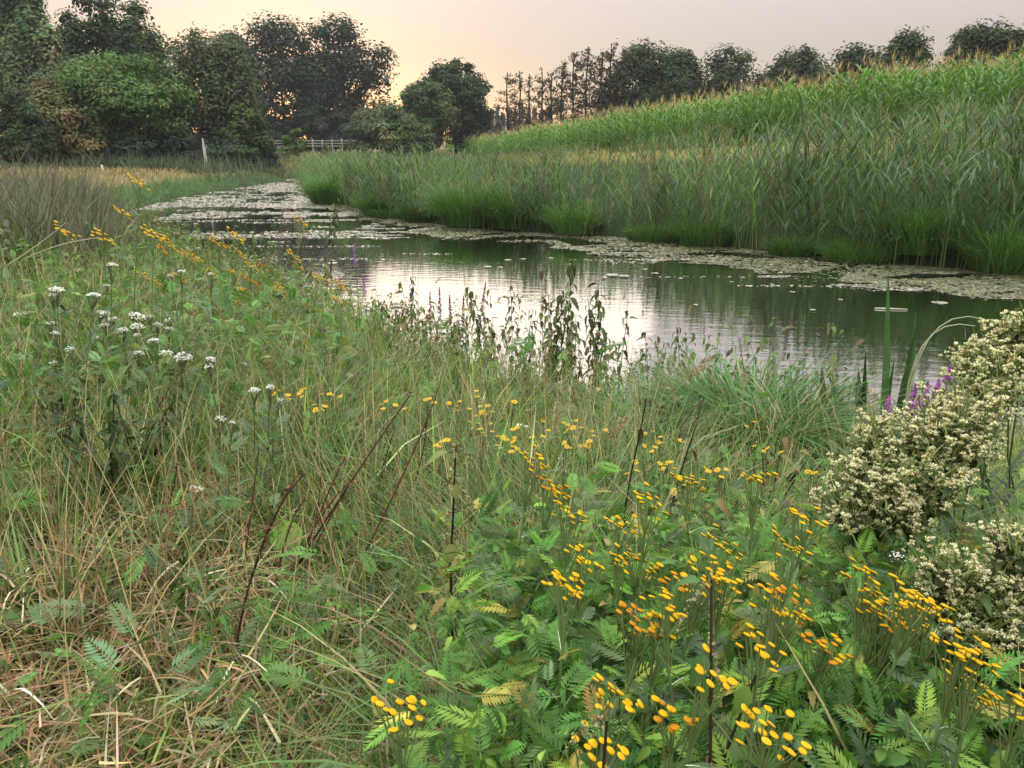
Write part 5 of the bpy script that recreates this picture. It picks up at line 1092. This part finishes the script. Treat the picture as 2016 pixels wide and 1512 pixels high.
for a_ in [(655, 402, 34, 1.2, 'rounded bright green grass clump where the river narrows', BRG, 900), (745, 427, 26, .8, 'small green clump beside the rounded bright one', BRG * .9, 500), (925, 448, 46, 1.35, 'largest bright green grass clump at the foot of the reeds', BRG * .95, 1000), (770, 430, 34, .35, 'low leafy green patch at the water left of the largest clump', BRG * .9, 500), (1010, 455, 34, 1.1, 'dark green clump right of the largest bright clump', BRG * .7, 700), (1130, 463, 36, .9, 'yellow green clump under the reeds in the middle of the far bank', BRG * 1.15, 600),
           (1385, 485, 44, .8, 'pale green clump of leaning blades at the far water edge', BRG * .8, 600), (1690, 516, 60, .45, 'low leafy green patch at the foot of the right reeds', BRG, 900), (1800, 520, 44, 1.2, 'light green tall clump among the right reeds', BRG * 1.1, 800), (1975, 538, 50, 1.1, 'light green clump at the right edge of the far bank', BRG, 800), (1560, 505, 40, .5, 'short green tuft below the tall dark reeds', BRG * .8, 500), (1290, 476, 50, .45, 'low green fringe at the middle of the far bank', BRG * .8, 600), (830, 438, 30, .6, 'small dark clump left of the largest bright clump', BRG * .65, 500)]:
    a_ = list(a_); a_[2] *= 1.3; a_[3] *= 1.35; a_[6] = int(a_[6] * 1.3); shore_clump(*a_, depth_off=.15)

# ------------------------------------------------------------------ maize field
def maize_mesh(seed, h=2.35):
    r = np.random.default_rng(seed); mb = MB(); tube(mb, [(0, 0, 0), (0, .01, h)], [.013, .006], (.10, .16, .05), 3)
    n = 9; z = np.linspace(.22, .86, n) * h; az = r.random() * 6.28 + np.arange(n) * math.pi + r.normal(size=n) * .45
    blades(mb, np.stack([0 * z, 0 * z, z], 1), az, (.75 + .25 * r.random(n)) * np.linspace(1, .75, n), .10, .30 + .25 * r.random(n), .9 + 1.2 * r.random(n), np.tile(np.array([.115, .25, .045]), (n, 1)) * (.75 + .6 * r.random((n, 1))), 3, np.array([.17, .28, .06]))
    m = 6; blades(mb, np.tile([0, .01, h], (m, 1)) - np.stack([np.zeros(m), np.zeros(m), .08 * r.random(m)], 1), r.random(m) * 6.28, .27 + .13 * r.random(m), .027, .05 + .45 * r.random(m), .3, np.tile(np.array([.54, .42, .20]), (m, 1)) * (.8 + .4 * r.random((m, 1))), 1)
    return mb
corn_tpl = [tpl(maize_mesh(50 + i, 2.15 + .1 * i)) for i in range(5)]
def maize():
    seg = np.diff(CORN, axis=0); L = np.linalg.norm(seg, axis=1); cum = np.concatenate([[0], np.cumsum(L)]); P = []
    for row in range(21):
        step = .26 + .02 * row; s = np.arange(0, cum[-1], step) + rng.random() * step; i = np.clip(np.searchsorted(cum, s) - 1, 0, len(L) - 1)
        b = CORN[i] + seg[i] * ((s - cum[i]) / L[i])[:, None]; nd = np.stack([-seg[i][:, 1], seg[i][:, 0]], 1) / L[i][:, None]; nd *= np.sign(nd[:, :1] * .8 + nd[:, 1:] * .6)
        off = .3 + row * .72 if row < 14 else 10 + (row - 13) * 1.6
        p = b + nd * off + rng.normal(size=(len(s), 2)) * .07; D = np.hypot(p[:, 0], p[:, 1]); keep = rng.random(len(s)) < np.clip(55 / np.maximum(D, 1) * (1 if row < 6 else .8), 0, 1); P.append(p[keep])
    P = np.vstack(P); x, y = P[:, 0], P[:, 1]; ok = inside(x, y, CORNPOLY); q = np.stack([x, y, hgt(x, y)], 1); px, py = project(q); ok &= (px > -100) & (px < 2250) & (y < 135); q = q[ok]; px = px[ok]; n = len(q)
    D = np.hypot(q[:, 0], q[:, 1]); az = rng.random(n) * 6.28; Rz = np.zeros((n, 3, 3)); Rz[:, 0, 0] = np.cos(az); Rz[:, 0, 1] = -np.sin(az); Rz[:, 1, 0] = np.sin(az); Rz[:, 1, 1] = np.cos(az); Rz[:, 2, 2] = 1
    hs = (.86 + .2 * rng.random(n)) * (.92 + .16 * vnoise(q[:, 0], q[:, 1], 4, 50)); kind = rng.integers(0, 5, n); tint = jit(np.ones(3), n, .13, .05) * (.85 + .35 * vnoise(q[:, 0], q[:, 1], 5, 51)[:, None]); tint = np.where((rng.random(n) < .04)[:, None], tint * [1.7, 1.35, 1.1], tint)
    dcn = poly_dist(q[:, 0], q[:, 1], CORN); order = np.where((dcn < .6) & (px > 0) & (px < 2016), D, 1e6).argsort()[:150]; ind = np.zeros(n, bool); ind[order] = True; ind &= D < 75
    mb = MB()
    for k in range(5):
        m = (kind == k) & ~ind; inst(mb, corn_tpl[k], Rz[m], q[m], hs[m], tint[m])
    stuff(mb.build('maize_field', M_GRASS), 'green maize crop with tan tassels covering the hillside field')
    proto = {}
    for j in np.flatnonzero(ind):
        k = int(kind[j])
        if k not in proto:
            mm = MB(); inst(mm, corn_tpl[k], np.eye(3)[None], np.zeros((1, 3)), 1.0, np.ones(3)); proto[k] = mm.mesh('maize_plant', M_GRASS)
        tag(link('maize_plant', proto[k], mat4=m4(Rz[j], q[j], hs[j])), 'green maize plant with tan tassel in the front row of the field', 'maize', 'maize plants in the front row')
maize()
def field_strip():                                  # yellowed grass between the reeds and the maize
    mb = MB(); n = 15000; x = -14 + 40 * rng.random(n); y = 22 + 75 * rng.random(n); ok, dr, dc, t = reed_zone(x, y); ok &= (t > .55); x, y, t = x[ok], y[ok], t[ok]; n = len(x); D = np.hypot(x, y)
    blades(mb, np.stack([x, y, hgt(x, y)], 1), rng.random(n) * 6.28, .3 + .4 * rng.random(n), .0013 * D, .1 + .4 * rng.random(n), .3 + .6 * rng.random(n), jit(np.where(rng.random((n, 1)) < .6, np.array([.36, .28, .09]), np.array([.12, .18, .055])), n, .18, .06), 2)
    stuff(mb.build('field_edge_grass', M_GRASS), 'yellowed grass strip between the reeds and the maize')
field_strip()

# ------------------------------------------------------------------ floating leaves on the water
def pads():
    def hexes(mb, x, y, r, col, tilt=.13):
        n = len(x); a = np.arange(4) * math.pi / 2; ph = rng.random(n)[:, None] * 6.28; rr = r[:, None] * (.65 + .6 * rng.random((n, 4)))
        X = x[:, None] + rr * np.cos(a + ph); Y = y[:, None] + rr * np.sin(a + ph); Z = .006 + .014 * rng.random(n)[:, None] + rng.normal(size=(n, 4)) * tilt * r[:, None]; Z = np.maximum(Z, .004)
        i = np.arange(n)[:, None] * 4; mb.add(np.stack([X, Y, Z], -1).reshape(-1, 3), i + [0, 1, 2, 3], np.repeat(col, 4, 0))
    mb = MB(); n = 420000; x = -18 + 42 * rng.random(n); y = 9 + 53 * rng.random(n) ** 1.2
    seg = np.diff(RB, axis=0)[1:-2]; i_ = rng.integers(0, len(seg), 200000); f_ = rng.random((200000, 1)); e_ = RB[1 + i_] + seg[i_] * f_ + np.stack([-seg[i_][:, 1], seg[i_][:, 0]], 1) / np.linalg.norm(seg[i_], axis=1)[:, None] * (3.6 * rng.random((200000, 1))) * 1.0
    x = np.concatenate([x, e_[:, 0]]); y = np.concatenate([y, e_[:, 1]]); n = len(x)
    D = np.hypot(x, y); dl, dr, dc, zc, wat, corn = fields(x, y); px, py = project(np.stack([x, y, 0 * x], 1))
    edge = 2.6 * sstep(-9, 2, x) + .6 + 1.5 * (vnoise(x, y, 2.2, 60) - .5) + .9 * (vnoise(x, y, .6, 61) - .5)
    band = (dr < edge) & ~((dr > .8) & (vnoise(x * .6 + y * .3, y - x * .3, .9, 62) > .72))
    pn = .55 * vnoise(x, y, 2.4, 63) + .30 * vnoise(x, y, .9, 64) + .15 * vnoise(x, y, .35, 65)
    thr = .64 - .20 * sstep(20, 40, D) + .35 * sstep(-3.5, -1.0, x - (D - 14) * -.18) * sstep(26, 20, D) + .25 * sstep(15, 12, D)
    patch = pn > thr
    streak = (vnoise(x * .35, y * 1.6, .8, 66) > .80) & (D > 13) & (rng.random(n) < .5)
    ok = wat & (dl > .05) & (band | patch | streak) & (px > -40) & (px < 2100)
    ok &= rng.random(n) < np.clip(30 / np.maximum(D, 1), .3, 1)
    ok &= ~(band & (rng.random(n) > np.clip(.10 + 1.5 * (.5 * vnoise(x, y, .33, 67) + .5 * vnoise(x, y, .12, 68) - .30), .04, .75) * (.5 + .7 * vnoise(x, y, 1.6, 69))))
    x, y, D = x[ok], y[ok], D[ok]; n = len(x); bd = band[ok]
    col = jit(np.where(bd[:, None], np.array([.21, .205, .125]) * (.75 + .5 * rng.random((n, 1))), np.array([.34, .315, .25])), n, .2, .06)
    col = np.where((rng.random(n) < .14)[:, None], np.array([.13, .19, .07]), col); col = np.where((rng.random(n) < .06)[:, None], np.array([.14, .10, .05]), col)
    hexes(mb, x, y, (.0015 * D + .011) * (.5 + .8 * rng.random(n)), col)
    stuff(mb.build('floating_weed', M_PAD), 'pale mats of floating leaves on the river')
    lp = [(1205, 541, 20), (1228, 543, 18), (1190, 546, 10), (1290, 538, 12), (1270, 530, 8), (1085, 508, 9), (1160, 500, 8), (960, 525, 14), (985, 526, 9), (655, 518, 16), (640, 522, 10), (1850, 596, 22), (1440, 555, 7), (1520, 560, 8), (1600, 610, 9), (1370, 600, 8), (720, 468, 18), (760, 470, 14), (1000, 512, 12), (1030, 510, 10), (1120, 520, 8), (1340, 548, 9), (1560, 575, 9), (1655, 590, 8)]
    items = []
    for i, (px_, py_, w) in enumerate(lp):
        g = at_z(px_, py_, .02); r = w / F * np.hypot(g[0], g[1]) * .6; m = MB(); a = np.linspace(.12, 6.16, 13); V = np.vstack([[[0, 0, .004]], np.stack([r * np.cos(a), r * np.sin(a), .003 + .012 * np.abs(np.sin(a * 2.3))], 1)])
        m.add(V, [[0, j, j + 1] for j in range(1, 13)], (.30, .30, .21)); o = m.build('lily_pad', M_PAD); o.location = (g[0], g[1], .014); o.rotation_euler = (0, 0, i * 1.3); tag(o, 'x', 'lily pad', 'single lily pads on the water'); items.append((o, px_, py_, ''))
    rank(items, 'pale lily pad on the river, {ord} from the left in the {row} of pads', 3, ['nearest row', 'middle row', 'farthest row'])
    # small sprigs standing out of the left mats
    mb = MB(); n = 2600; x = -15 + 12 * rng.random(n); y = 12 + 24 * rng.random(n); dl, dr, dc, zc, wat, corn = fields(x, y); ok = wat & (dl > .1) & (dl < 5) & (vnoise(x, y, 1.2, 70) > .5); x, y = x[ok], y[ok]; n = len(x)
    blades(mb, np.stack([x, y, 0 * x], 1), rng.random(n) * 6.28, .10 + .14 * rng.random(n), .016, .1 + .5 * rng.random(n), .5, jit((.085, .115, .05), n, .25, .08), 2)
    stuff(mb.build('water_sprigs', M_GRASS), 'short green sprigs standing out of the floating mats')
pads()
tw = at_z(1753, 607, .02); mb = MB(); tube(mb, [(-.24, .04, .012), (0, 0, .016), (.26, -.05, .012)], [.012, .012, .007], (.45, .45, .36), 5); tg = mb.build('floating_twig', M_STEM); tg.location = (tw[0], tw[1], 0); tag(tg, 'thin pale stick floating on dark water behind the tall sword leaf', 'stick')
# ------------------------------------------------------------------ evening haze
mb = MB(); box(mb, (-505, -505, -2.0), (505, 505, 48.0), (1, 1, 1)); hz = mb.mesh('haze', M_PAD); hz.materials.clear()
mh = bpy.data.materials.new('evening_haze'); mh.use_nodes = True; mh.node_tree.nodes.clear(); t_ = mh.node_tree
ho = N('ShaderNodeOutputMaterial', t_); hv = N('ShaderNodeVolumePrincipled', t_); hv.inputs['Color'].default_value = (.92, .94, 1.0, 1); hv.inputs['Density'].default_value = HAZE; hv.inputs['Anisotropy'].default_value = 0.0
t_.links.new(hv.outputs[0], ho.inputs['Volume']); hz.materials.append(mh); ho_ = link('haze', hz); stuff(ho_, 'thin evening haze')
print('TRIS', sum(len(m.loops) - 2 * len(m.polygons) for m in bpy.data.meshes if m.users), 'OBJ', len(bpy.data.objects))
